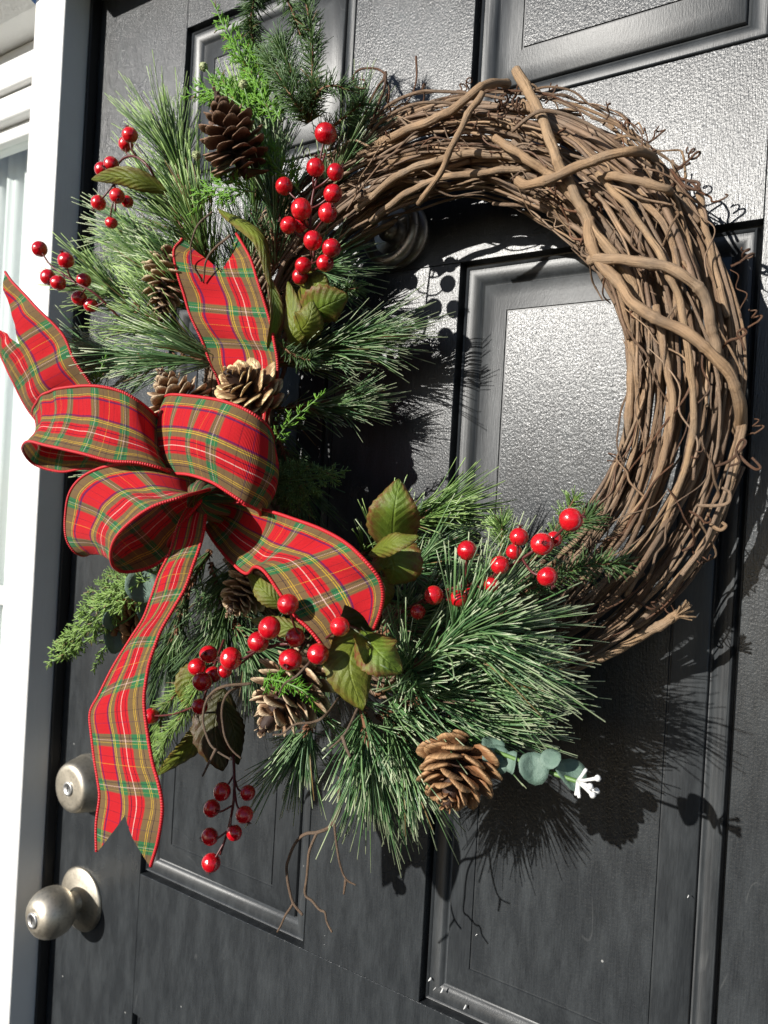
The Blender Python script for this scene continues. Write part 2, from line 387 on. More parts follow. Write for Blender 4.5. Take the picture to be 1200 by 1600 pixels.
# ------------------------------------------------------------------ the door
X = dict(s1=.1571, s2=.3934, s3=.5210, s4=.7572)
ZR = [(.3938, .5753), (-.3741, .2665), (-.96, -.5309)]
door = thing('front_door', 'black six-panel front door with embossed grain and nickel knob', 'door', (.457, 0, -1.33))
xs = [0, X['s1'], X['s2'], X['s3'], X['s4'], .9144]
zs = [-1.33, ZR[2][0], ZR[2][1], ZR[1][0], ZR[1][1], ZR[0][0], ZR[0][1], .70]
def rail(name, x0, x1, z0, z1):
    b = MB(); b.box(x0, x1, 0, .040, z0, z1); return bevel(b.build(name, M['door'], door, False), .0004, 1)
rail('stile', xs[0], xs[1], zs[0], zs[-1]); rail('stile', xs[4], xs[5], zs[0], zs[-1])
e = .0003
for (a, c) in ((0, 1), (2, 3), (4, 5), (6, 7)): rail('rail', xs[1] + e, xs[4] - e, zs[a], zs[c])
for (a, c) in ((1, 2), (3, 4), (5, 6)): rail('mullion', xs[2], xs[3], zs[a] + e, zs[c] - e)
# moulding round each panel, then its raised field
prof = [(0, .0125), (.0018, .0130), (.0030, .0130), (.0036, .0055), (.0046, .0042), (.0058, .0050), (.0064, .0062), (.0078, .0060),
        (.0105, .0062), (.0140, .0080), (.0172, .0108), (.0184, .0122), (.0200, .0126), (.0206, .0092), (.0215, .0086), (.0330, .0052), (.0445, .0022), (.0450, .0034), (.0462, .0034), (.0466, .0022)]
for (z0, z1) in ZR:
    for (x0, x1) in ((X['s1'], X['s2']), (X['s3'], X['s4'])):
        b = MB(); V = []; F = []
        for (i, d) in prof: V += [(x0 + i, d, z0 + i), (x1 - i, d, z0 + i), (x1 - i, d, z1 - i), (x0 + i, d, z1 - i)]
        for k in range(len(prof) - 1):
            for j in range(4): j2 = (j + 1) % 4; F.append((k * 4 + j, k * 4 + j2, k * 4 + 4 + j2, k * 4 + 4 + j))
        b.add(V, F); pn = b.build('raised_panel', M['mould'], door, True); pn.data.set_sharp_from_angle(angle=math.radians(38))
        i, d = prof[-1]; q = MB(); q.add([(x0 + i, d, z0 + i), (x1 - i, d, z0 + i), (x1 - i, d, z1 - i), (x0 + i, d, z1 - i)], [(0, 1, 2, 3)])
        fo = q.build('panel_field', M['door'], pn, False)

def lathe(prof, c, n=48):
    """profile of (radius, protrusion) turned about the axis out of the door"""
    V = []; F = []; UV = []
    for k, (r, d) in enumerate(prof):
        for j in range(n):
            a = 2 * math.pi * j / n; V.append((c[0] + r * math.cos(a), -d, c[2] + r * math.sin(a))); UV.append((j / n, d))
    for k in range(len(prof) - 1):
        for j in range(n): j2 = (j + 1) % n; F.append((k * n + j, k * n + j2, (k + 1) * n + j2, (k + 1) * n + j))
    b = MB(); b.add(V, F, UV); return b
kc = P(128, 1404, 0); dc = P(141, 1222, 0)
def lathe_s(pts, c, n=48, k=5): return lathe([tuple(q) for q in cat(pts, k)], c, n)
db = lathe([(.0335, 0), (.0338, .004), (.0332, .0065), (.0325, .0072), (.0322, .009), (.0312, .016), (.0296, .0225), (.0284, .0255), (.0268, .0277), (.0245, .0288), (.021, .0292), (.0, .0292)], dc).build('deadbolt', M['nickel'], door)
def keyhole(c, d, r, parent):
    k = lathe([(r, d - .001), (r, d + .0012), (r * .93, d + .0018), (r * .70, d + .0018), (r * .66, d + .0014), (.0, d + .0014)], c, 28)
    k.build('key_cylinder', M['chrome'], parent)
    q = MB(); q.box(c[0] - .0008, c[0] + .0008, -(d + .0016), -(d + .0004), c[2] - .0040, c[2] + .0040)
    q.box(c[0] - .0008, c[0] + .0018, -(d + .00165), -(d + .0004), c[2] + .0005, c[2] + .0018); q.build('keyway', M['dark'], parent, False)
keyhole(dc, .0292, .0082, db)
kb = lathe_s([(.0125, .008), (.0115, .014), (.0120, .018), (.0200, .0215), (.0262, .0290), (.0282, .0390), (.0268, .0490), (.0215, .0580), (.0150, .0622), (.0095, .0632), (.0, .0633)], kc).build('door_knob', M['nickel'], door)
lathe([(.0372, 0), (.0374, .0018), (.0366, .0030), (.0340, .0042), (.0250, .0062), (.0150, .0078), (.0125, .0088)], kc).build('rosette', M['nickel'], kb)
keyhole(kc, .0633, .0088, kb)
# knocker half hidden behind the wreath
nc = P(614, 362, .012)
b = MB(); a = np.linspace(0, 2 * math.pi, 49)
ring = np.c_[nc[0] + .024 * np.cos(a), np.full(49, -.016) - .006 * np.sin(a) * 0, nc[2] + .027 * np.sin(a)]
b.tube(ring, .0056, 12, False); kn = b.build('door_knocker', M['bronze'], door)
lathe([(.030, 0), (.030, .003), (.026, .006), (.012, .008), (.009, .014), (.011, .019), (.006, .024), (0, .025)], nc).build('back_plate', M['bronze'], kn)

for (x, y, r, k) in ((669, 1533, .0011, 1), (507, 1462, .0006, 1), (506, 1476, .0006, 1), (600, 1336, .0009, 2.2), (688, 1551, .0008, 2.5), (724, 1577, .0008, 2), (743, 1462, .0005, 1), (1074, 1403, .0005, 1), (677, 1547, .0004, 1), (214, 73, .0006, 1), (188, 81, .0006, 1)):
    c = P(x, y, .0004); b = MB(); K = 9
    b.add([(c[0], -.0009, c[2])] + [(c[0] + r * math.cos(q / K * 6.283) * (.8 + .3 * random.random()), .004, c[2] + k * r * math.sin(q / K * 6.283) * (.8 + .3 * random.random())) for q in range(K)], [(0, 1 + q, 1 + (q + 1) % K) for q in range(K)])
    b.build('paint_fleck', M['white'], door)

# ------------------------------------------------------------------ frame and sidelight
fr = thing('door_frame', 'white painted timber frame and post left of the black door', 'door frame', (-.04, 0, -1.33))
b = MB(); b.box(-.065, -.004, -.0465, .10, -1.33, .80); bevel(b.build('post', M['white'], fr, False), .0025, 3)
b = MB(); b.box(-.0038, .0022, -.0135, -.0012, -1.33, .705); bevel(b.build('weatherstrip', M['rubber'], fr, False), .001, 2)
b = MB(); b.box(-.0037, .93, .012, .06, .7005, .80); b.build('gap_cover', M['dark'], fr, False)
ztop = P(177, 30, 0)[2] + .0465 * .37
b = MB(); b.box(-.0037, 1.05, -.080, .0008, ztop + .0125, .80); bevel(b.build('head', M['white'], fr, False), .002, 2)
b = MB(); b.box(.9200, 1.05, -.0465, .10, -1.33, ztop + .012); bevel(b.build('post', M['white'], fr, False), .0025, 3)

sd = thing('sidelight_window', 'white framed narrow window beside the door with a glazing bar', 'window', (-.25, 0, -1.0))
zr0 = P(30, 72, .006)[2]; zg = P(25, 197, -.014)[2]
b = MB(); b.box(-.55, -.0652, -.006, .05, P(30, 128, .006)[2], zr0); bevel(b.build('frame', M['white'], sd, False), .003, 3)
b = MB(); b.box(-.55, -.0652, .004, .05, zg + .008, P(30, 128, .006)[2] - .0006); bevel(b.build('frame', M['white'], sd, False), .004, 4)
b = MB(); b.box(-.082, -.0653, .006, .05, -1.33, zg + .0075); bevel(b.build('frame', M['white'], sd, False), .004, 4)
b = MB(); b.box(-.55, -.0821, .020, .05, zg - .012, zg + .0078); bevel(b.build('bead', M['white'], sd, False), .003, 3)
zm = P(3, 930, -.02)[2]
b = MB(); b.box(-.55, -.0821, .012, .03, zm - .012, zm + .012); bevel(b.build('glazing_bar', M['white'], sd, False), .003, 3)
b = MB(); b.box(-.54, -.0822, .0312, .0352, -1.3, zg - .0121); b.build('pane', M['glass'], sd, False)
# soffit over the sidelight; cove added, sloped for grazing sun to turn it grey
b = MB(); b.add([(-.55, .05, zr0 + .0004), (-.0654, .05, zr0 + .0004), (-.0654, -.045, zr0 + .0004), (-.55, -.045, zr0 + .0004),
                 (-.55, -.130, zr0 + .040), (-.0654, -.130, zr0 + .040), (-.0654, -.130, .85), (-.55, -.130, .85)],
                [(0, 3, 2, 1), (3, 4, 5, 2), (4, 7, 6, 5)])
b.build('sun_grazed_soffit', M['white'], sd, False)
b = MB(); b.box(-.62, -.55, -.0465, .10, -1.33, .80); bevel(b.build('outer_post', M['white'], sd, False), .0025, 3)
ct = thing('curtain', 'pale pleated curtain hanging behind the sidelight glass', 'curtain', (-.3, .09, -1.2))
b = MB(); nx, nz = 160, 12; V = []; F = []
zc = P(25, 215, -.09)[2]
for j in range(nz + 1):
    z = -1.25 + (zc + 1.25) * j / nz
    for i in range(nx + 1):
        x = -.56 + .49 * i / nx; V.append((x, .085 + .014 * math.sin(x * 150 + .6 * math.sin(x * 31) + z * .4) + .004 * math.sin(x * 410), z))
for j in range(nz):
    for i in range(nx): q = j * (nx + 1) + i; F.append((q, q + 1, q + nx + 2, q + nx + 1))
b.add(V, F); so_ = b.build('folds', M['curtain'], ct); 
b = MB(); b.tube([(-.56, .085, zc + .002), (-.075, .085, zc + .002)], .006, 12); b.build('rod', M['white'], ct)
b = MB(); b.box(-.7, 1.1, .20, .22, -1.4, .85); o = b.build('wall', M['dark'], None, False); o['kind'] = 'structure'
b = MB(); b.box(-1.6, -.6203, -.02, .10, -1.4, .95); o = b.build('wall', M['white'], None, False); o['kind'] = 'structure'

# ------------------------------------------------------------------ grapevine wreath
RC = np.array([.520, .138]); RR = .2025
wr = thing('grapevine_wreath', 'round wreath of twisted bare brown grapevines hanging on black door', 'wreath', (RC[0], -.045, RC[1]))
def rp(a, rho, psi, wd=.040, dp=.034):
    r = RR + rho * wd * math.cos(psi)
    return np.array([RC[0] + r * math.cos(a), -(.049 + rho * dp * math.sin(psi)), RC[1] + r * math.sin(a)])
def vine_r(n, r, taper=.75):
    t = np.linspace(0, 1, n); L = 1 - (1 - taper) * t
    ph = random.random() * 6; node = np.exp(-((((t * n / 16 + ph) % 1) - .5) / .035) ** 2) * .20
    return r * (L + node + .06 * np.sin(t * 40 + ph))
def vine(path, r, m='vine', taper=.75, n=7, name='vine'):
    b = MB(); b.tube(path, vine_r(len(path), r, taper), n); return b.build(name, M[m], wr)
for k in range(215):
    a0 = random.uniform(0, 2 * math.pi); span = random.uniform(1.1, 3.3)
    lay = random.random(); rho0 = random.uniform(.30, 1.0) ** .6; psi = random.uniform(-.5, math.pi + .5) if lay < .78 else random.uniform(0, 2 * math.pi)
    dpsi = random.uniform(-.75, .75) * random.choice((1, 1, .3)); st = max(4, int(span / .34)); pts = []
    sg = random.choice((1, -1))
    for i in range(st + 1):
        t = i / st; rho = min(1.06, rho0 + random.uniform(-.10, .10) + (.12 if i in (0, st) else 0))
        pts.append(rp(a0 + sg * span * t + random.uniform(-.03, .03), rho, psi + dpsi * span * t + random.uniform(-.16, .16)))
    r = random.choice((.0010, .0012, .0014, .0017, .0020, .0024)) * random.uniform(.9, 1.1)
    pth = cat(pts, 9)
    pth += np.array([[noise.noise(Vector((q[0] * 60, q[2] * 60, k * 3.1 + c))) for c in range(3)] for q in pth]) * .0011
    vine(pth, r, 'vine', random.uniform(.5, .9))
# the thick vines one can follow by eye
TH = [([(806, 110, .088), (822, 135, .089), (838, 168, .091), (852, 200, .094), (866, 240, .095), (882, 275, .094), (905, 320, .090), (932, 360, .088), (965, 405, .086), (1000, 470, .08)], .0054),
      ([(808, 283, .092), (826, 288, .097), (860, 280, .100), (905, 260, .102), (950, 243, .100), (990, 235, .092), (1018, 243, .075), (1028, 262, .055)], .0050),
      ([(920, 409, .090), (942, 404, .094), (1000, 408, .100), (1050, 420, .098), (1085, 445, .092), (1106, 480, .086), (1116, 520, .082), (1120, 560, .078)], .0052),
      ([(922, 340, .088), (924, 385, .092), (940, 415, .094), (975, 455, .097), (1008, 488, .099), (1055, 512, .097), (1098, 538, .094), (1130, 570, .089), (1152, 605, .080), (1160, 640, .068), (1150, 672, .05)], .0054),
      ([(583, 232, .07), (610, 215, .082), (660, 195, .090), (705, 172, .095), (745, 142, .092), (770, 130, .080), (793, 132, .062)], .0050),
      ([(752, 142, .098), (735, 172, .102), (715, 212, .104), (700, 245, .103), (680, 285, .098), (655, 318, .088)], .0036),
      ([(775, 215, .092), (810, 238, .095), (848, 262, .094), (880, 292, .090), (910, 330, .086), (935, 380, .080), (950, 430, .074)], .0042),
      ([(987, 440, .068), (989, 500, .070), (986, 570, .070), (984, 640, .070), (972, 720, .068), (945, 800, .06)], .0042),
      ([(560, 325, .070), (600, 290, .078), (650, 262, .082), (720, 246, .084), (790, 240, .082), (850, 260, .078)], .0044),
      ([(580, 345, .070), (640, 300, .076), (700, 276, .078), (770, 268, .078), (830, 262, .076)], .0040),
      ([(1026, 480, .085), (1040, 560, .085), (1050, 640, .084), (1030, 740, .080), (990, 840, .074), (950, 900, .065)], .0036),
      ([(1140, 560, .06), (1158, 650, .060), (1140, 760, .058), (1095, 860, .056), (1040, 935, .055), (960, 1000, .054), (890, 1040, .05)], .0042),
      ([(1058, 962, .070), (1035, 975, .068), (990, 1000, .064), (940, 1028, .060), (880, 1050, .055)], .0046),
      ([(930, 270, .084), (1000, 350, .090), (1050, 440, .092), (1070, 520, .090), (1085, 620, .086), (1070, 740, .08), (1020, 850, .07)], .0034),
      ([(945, 272, .088), (975, 276, .094), (1040, 292, .09), (1047, 300, .07)], .0042),
      ([(1090, 300, .06), (1105, 360, .065), (1120, 430, .066), (1135, 500, .064)], .0036)]
for pts, r in TH:
    pth = cat(PP(pts), 9); pth += np.array([[noise.noise(Vector((q[0] * 60, q[2] * 60, r * 9e3 + c))) for c in range(3)] for q in pth]) * .0022
    vine(pth, r * .68, 'vine_thick', .88, 10)
for k in range(110):
    a0 = random.uniform(-1.3, 2.6); psi = random.uniform(.2, 2.6); sg = random.choice((1, -1)); pts = []
    L_ = random.uniform(.12, .5); dr = random.uniform(-.5, .5)
    for i in range(6): t = i / 5; pts.append(rp(a0 + sg * L_ * t, 1.0 + .12 * math.sin(t * 3.1) + random.uniform(-.08, .10), psi + dr * t * 2 + random.uniform(-.12, .12)))
    vine(cat(pts, 7), random.uniform(.0005, .0011), random.choice(('vine', 'tendril', 'vine')), .5, 5)
# frayed broken end at the lower right
fb = MB(); e0 = P(1056, 963, .070)
for k in range(26):
    d = np.array([.5 + random.uniform(-.3, .4), random.uniform(-.5, .5), .5 + random.uniform(-.6, .5)]); fb.tube([e0 + d * -.004, e0 + unit(d) * random.uniform(.006, .013)], .0006, 4)
stuff(fb.build('frayed_vine_end', M['vine_thick'], wr))
def curl(o, dirv, L, r=.0007, turns=2.0, R=.006):
    """a tendril: a short shoot that winds up into a shrinking coil"""
    d = unit(np.array(dirv, float)); s = unit(np.cross(d, [0.3, 1, .2])); u = np.cross(d, s)
    ax = unit(s + random.uniform(-1, 1) * u * .6); side = unit(np.cross(ax, d)); pts = []
    for t in np.linspace(0, 1, 7): pts.append(np.array(o) + d * L * t + side * L * .18 * math.sin(t * 3) * random.uniform(.7, 1.2))
    c = pts[-1] + side * R; n = int(16 * turns)
    for i in range(1, n):
        a = i / 16 * 2 * math.pi; q = R * (1 - .55 * i / n)
        pts.append(c - side * q * math.cos(a) + d * q * math.sin(a) + ax * (.0012 * i / 4))
    pts = np.array(pts); b = MB(); b.tube(pts, np.linspace(r, r * .6, len(pts)), 5); return b.build('tendril', M['tendril'], wr)
for k in range(95):
    a = random.uniform(-1.5, 2.5) if k > 45 else random.uniform(.6, 2.4)
    psi = random.uniform(-.1, 2.2); o = rp(a, random.uniform(.8, 1.05), psi)
    dv = np.array([math.cos(a) * math.cos(psi), -max(.2, math.sin(psi)) * .8, math.sin(a) * math.cos(psi)]) + RN.normal(0, .6, 3)
    curl(o, dv, random.uniform(.004, .016), random.uniform(.0005, .0009), random.uniform(.5, 2.2), random.uniform(.0014, .004))
def tend(pts, r=.0009, m='tendril'):
    b = MB(); p = cat(PP(pts), 8); b.tube(p, np.linspace(r, r * .7, len(p)), 6); return b.build('tendril', M[m], wr)
tend([(548, 250, .07), (562, 200, .08), (588, 140, .09), (602, 120, .092), (590, 108, .09), (565, 108, .09), (553, 118, .09), (556, 135, .09), (570, 138, .09), (570, 126, .09), (562, 124, .09)], .0010)
tend([(575, 240, .07), (582, 190, .08), (600, 140, .09), (603, 112, .092), (598, 128, .092)], .0012)
tend([(600, 118, .09), (608, 140, .088), (606, 165, .082)], .0009)
tend([(650, 88, .085), (651, 120, .085), (645, 145, .082), (632, 165, .078)], .0008)
tend([(560, 225, .075), (600, 170, .085), (650, 145, .088), (690, 143, .088), (745, 147, .09), (790, 155, .088)], .0014, 'vine')
tend([(555, 250, .075), (590, 195, .082), (640, 165, .086), (690, 160, .086), (730, 168, .088)], .0014, 'vine')
tend([(800, 205, .095), (840, 175, .1), (880, 178, .1), (930, 200, .097), (985, 240, .09), (1020, 262, .08)], .0014, 'vine')
tend([(1062, 278, .07), (1080, 285, .075), (1095, 300, .075), (1110, 308, .075), (1113, 315, .075), (1125, 313, .075), (1137, 306, .075), (1133, 303, .076)], .0008)
tend([(1128, 544, .07), (1140, 532, .08), (1155, 528, .085), (1166, 520, .085), (1160, 514, .086), (1152, 522, .086), (1158, 532, .086), (1164, 548, .085)], .0009)
tend([(1115, 730, .07), (1140, 720, .08), (1160, 700, .085), (1165, 690, .085), (1158, 688, .085), (1150, 705, .085), (1155, 722, .085), (1140, 728, .08)], .0010)
tend([(1150, 705, .08), (1165, 722, .085), (1180, 733, .087), (1188, 730, .087), (1175, 715, .086)], .0010, 'tendril')
tend([(1048, 265, .07), (1068, 290, .08), (1080, 296, .084), (1092, 292, .084), (1090, 285, .084), (1075, 283, .084), (1072, 290, .085), (1085, 296, .086), (1094, 296, .086), (1088, 289, .087)], .0011, 'tendril')
tend([(1090, 790, .07), (1120, 790, .078), (1138, 785, .08), (1140, 770, .08), (1128, 762, .08)], .0012, 'vine')
tend([(1110, 820, .07), (1125, 828, .075), (1134, 822, .076), (1128, 816, .076)], .0014, 'vine')

# ------------------------------------------------------------------ conifers
def needle(b, o, d, L, wdt, droop, seg=2, bend=None):
    d = unit(d); s = unit(np.cross(d, RN.normal(0, 1, 3))); u = np.cross(d, s); V = []; F = []
    for i in range(seg + 1):
        t = i / seg; c = o + d * L * t + np.array([0, 0, -1.]) * droop * L * t * t + (0 if bend is None else bend * L * t * t)
        ww = wdt * (1 - .45 * t * t)
        V += [c + s * ww, c - s * ww * .5 + u * ww * .8, c - s * ww * .5 - u * ww * .8]
    for i in range(seg):
        for j in range(3): j2 = (j + 1) % 3; F.append((i * 3 + j, i * 3 + j2, i * 3 + 3 + j2, i * 3 + 3 + j))
    F.append((seg * 3, seg * 3 + 1, seg * 3 + 2)); b.add(V, F, [(0, i / seg) for i in range(seg + 1) for _ in range(3)])
def branch(label, pts, count, L=.095, spread=(.35, .75), mt='pine', wd=.00062, name='pine_branch', group='pine branches wired round the wreath', droop=.06, stem=.0022, cat_='pine branch', flat=None, tuft=.35, fwd=1.0):
    k_ = .86 if name == 'pine_branch' else 1
    p = cat(PP([(x, y, d * k_) for x, y, d in pts]), 14); t = np.gradient(p, axis=0); t /= np.linalg.norm(t, axis=1)[:, None]
    th = thing(name, label, cat_, p[0], group)
    b = MB(); b.tube(p, np.linspace(stem, stem * .6, len(p)), 7)
    if L > .03:
        for k in range(3 * len(p)):
            i = random.randrange(len(p)); r = unit(np.cross(t[i], RN.normal(0, 1, 3))); b.tube([p[i] + r * stem * .6, p[i] + r * stem * 1.6 + t[i] * .0015, p[i] + r * stem * random.uniform(1.8, 2.6) + t[i] * random.uniform(.002, .005)], [.0009, .0008, .0002], 4)
    b.build('stem', M['brownstem'], th)
    b = MB(); n = len(p)
    longn = L > .03; nb = int(count * .58 / 4) if longn else int(count * .7); k = 0
    for q_ in range(nb):
        f = random.random() if random.random() > tuft else random.uniform(.86, 1.0)
        f = round(f * 60) / 60; i = min(n - 1, int(f * (n - 1))); ax = t[i]
        r = unit(np.cross(ax, RN.normal(0, 1, 3)))
        ang = random.uniform(*spread) * (1 if f < .9 else .75)
        d = ax * math.cos(ang) * fwd + r * math.sin(ang)
        bd = RN.normal(0, .09, 3); lb = L * random.uniform(.70, 1.12)
        for _ in range(random.choice((3, 4, 5)) if longn else 1):
            dd = unit(d + RN.normal(0, .075, 3)) if longn else d
            needle(b, p[i] + r * stem * .5, dd, lb * random.uniform(.88, 1.05), wd * (.98 if longn else .8) * random.uniform(.8, 1.15), droop * random.uniform(.1, 2.2), 2 if L < .03 else 3, bd + RN.normal(0, .03, 3))
    stuff(b.build('needles', M[mt], th)); return th
# long-needled pine
branch('long-needled pine branch reaching right below the red berries toward bare vines', [(590, 1085, .14), (640, 1050, .155), (690, 1015, .16), (728, 990, .16)], 900, .080, (.25, 1.05), wd=.0007)
branch('pine branch fanning right beneath the lower-right vines', [(590, 1120, .13), (650, 1100, .14), (710, 1075, .14), (755, 1065, .135)], 620, .068, (.25, .8), wd=.0007)
branch('pine branch pointing right just above the rounded brown cone', [(600, 1135, .12), (670, 1130, .125), (740, 1130, .125)], 360, .066, (.1, .45), wd=.0007)
branch('pine branch hanging straight down above the curly twig', [(560, 1090, .14), (575, 1150, .16), (585, 1185, .15)], 600, .064, (.2, .75), wd=.0007)
branch('pine tuft hanging beneath the tan cone with mossy side', [(490, 1080, .12), (485, 1130, .15), (475, 1150, .15)], 400, .062, (.2, .8), wd=.0007)
branch('pine branch fanning down left of the rounded brown cone', [(600, 1110, .13), (630, 1170, .15), (640, 1195, .14)], 400, .066, (.2, .6), wd=.0007)
branch('pine branch rising behind the big upright green leaf', [(560, 870, .10), (620, 830, .11), (680, 800, .11)], 560, .056, (.3, .8), 'pine_b')
branch('pine branch spreading right behind the upright green leaf', [(570, 930, .10), (620, 895, .12), (660, 880, .12)], 420, .062, (.3, .9))
branch('pine branch filling the space right of the red tartan tail', [(560, 1010, .11), (610, 985, .12), (650, 965, .12)], 420, .062, (.3, 1.0))
branch('pine branch rising between upper left berries and dark cone', [(330, 430, .10), (310, 360, .12), (290, 290, .125), (275, 240, .125)], 760, .078, (.15, .6), 'pine_b')
branch('pine branch rising up under the lit centre berry cluster', [(430, 420, .09), (430, 340, .11), (425, 270, .11)], 640, .078, (.1, .5), 'pine')
branch('pine branch spreading up-left behind the far left berries', [(330, 560, .10), (270, 520, .13), (210, 480, .14), (170, 450, .14)], 760, .080, (.15, .6), 'pine_b')
branch('pine branch pointing up-left under the hanging olive leaf', [(330, 500, .10), (290, 460, .12), (240, 420, .12)], 560, .078, (.15, .6), 'pine_b')
branch('pine branch stretching left above the left bow loop', [(360, 570, .11), (290, 560, .14), (220, 560, .15), (160, 560, .15)], 700, .085, (.15, .55))
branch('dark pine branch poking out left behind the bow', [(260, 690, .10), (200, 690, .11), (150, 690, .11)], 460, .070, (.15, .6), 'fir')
branch('shaded pine branch pointing right into the wreath opening', [(430, 570, .06), (490, 555, .07), (540, 540, .07)], 560, .080, (.1, .4))
branch('shaded lower pine branch pointing right beside gilded cone', [(430, 640, .05), (480, 635, .06), (520, 632, .06)], 380, .062, (.1, .45))
branch('pine tuft in the shade between bow and centre berries', [(380, 480, .06), (440, 440, .07), (500, 420, .07)], 480, .055, (.3, .9))
branch('pine tuft hanging in shade below the bow knot', [(330, 880, .08), (350, 950, .10), (390, 1010, .11)], 520, .07, (.3, .8))
branch('pine tuft above the vines right of top berries', [(500, 330, .07), (530, 260, .09), (545, 220, .09)], 360, .060, (.1, .5))
branch('pine tuft filling left of the big lower bow loop', [(300, 760, .06), (250, 740, .08), (200, 740, .09)], 300, .06, (.3, .9))
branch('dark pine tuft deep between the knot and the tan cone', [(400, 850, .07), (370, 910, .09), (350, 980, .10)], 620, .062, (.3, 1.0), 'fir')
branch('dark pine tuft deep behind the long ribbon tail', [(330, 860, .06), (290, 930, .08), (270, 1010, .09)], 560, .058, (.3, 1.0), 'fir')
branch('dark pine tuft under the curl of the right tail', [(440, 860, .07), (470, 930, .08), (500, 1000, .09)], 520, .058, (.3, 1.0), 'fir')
branch('pine branch filling between upper left cone and cream-tipped cone', [(350, 440, .08), (300, 380, .09), (270, 330, .10)], 700, .070, (.2, .8), 'pine_b')
branch('pine branch pointing left below the olive leaf', [(340, 450, .08), (280, 400, .10), (220, 370, .11)], 520, .066, (.2, .7), 'pine')
branch('dark pine tuft deep behind the upper tail', [(400, 560, .06), (380, 480, .07), (390, 400, .08)], 620, .062, (.3, 1.0), 'fir')
branch('pine branch rising past the right side of dark cone', [(400, 350, .08), (400, 270, .09), (395, 210, .10)], 520, .062, (.2, .6), 'pine_b')
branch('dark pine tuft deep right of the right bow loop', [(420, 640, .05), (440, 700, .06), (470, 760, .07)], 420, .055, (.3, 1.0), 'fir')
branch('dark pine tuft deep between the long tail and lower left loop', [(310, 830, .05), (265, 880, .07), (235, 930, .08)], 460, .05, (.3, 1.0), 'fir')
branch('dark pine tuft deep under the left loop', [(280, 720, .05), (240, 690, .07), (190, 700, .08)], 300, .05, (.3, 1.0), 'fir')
# short-needled fir
def fir(label, pts, count, L=.0145, mt='fir', spread=(.7, 1.25)): return branch(label, pts, count, L, spread, mt, .00055, 'fir_sprig', 'short-needled fir sprigs', .02, .0013, 'fir sprig', None, .04)
fir('dark fir sprig standing upright at the top edge', [(484, 190, .11), (488, 135, .12), (487, 67, .12), (478, 0, .12), (470, -40, .12)], 1000)
fir('dark fir sprig drooping at top left of the others', [(425, -60, .12), (400, -5, .125), (392, 35, .125), (397, 70, .125), (403, 95, .12)], 800)
fir('dark fir sprig arching over at the top edge', [(425, -60, .12), (445, -10, .125), (460, 25, .125), (470, 55, .125)], 300)
fir('fir sprig leaning left with a forked tip above the berries', [(484, 190, .11), (462, 130, .125), (446, 90, .128), (436, 62, .128)], 620)
fir('lowest left-leaning fir sprig above the dark cone', [(482, 192, .11), (455, 150, .13), (435, 118, .13), (418, 88, .13)], 620)
fir('short fir sprig bending right above the top berry', [(486, 175, .11), (500, 142, .12), (522, 134, .12), (545, 140, .118)], 280)
fir('small fir sprig pointing right beside vine tendrils', [(500, 210, .09), (530, 190, .10), (552, 172, .10), (568, 160, .10)], 240)
fir('fir sprig pointing right across the lower vines', [(800, 935, .12), (860, 905, .12), (915, 885, .115), (975, 880, .11)], 420, .013)
fir('fir sprig beside the rightmost red berry', [(800, 905, .11), (850, 860, .11), (900, 825, .105), (925, 805, .10)], 380, .013)
fir('tiny fir tip rising behind the rightmost berry', [(860, 840, .08), (885, 800, .08), (900, 775, .08)], 160, .010, 'pine_b')
fir('fir sprig standing behind the right berry cluster', [(750, 930, .10), (780, 870, .11), (785, 830, .11), (782, 815, .11)], 300, .013, 'pine_b')
fir('pale fir sprig hanging below left of the bow', [(315, 1060, .14), (290, 1110, .15), (262, 1150, .15), (240, 1195, .15)], 520, .0155, 'fir_pale', (.4, .8))
fir('second pale fir sprig hanging by the long ribbon tail', [(320, 1040, .13), (280, 1080, .14), (255, 1110, .14), (248, 1150, .14)], 380, .0150, 'fir_pale', (.4, .8))
fir('shaded fir sprig right of the gilded cone', [(420, 520, .10), (445, 545, .11), (470, 560, .11), (485, 562, .11)], 260, .011)
fir('shaded fir tip by the centre green leaves', [(500, 470, .08), (530, 455, .085), (560, 450, .085)], 220, .011)
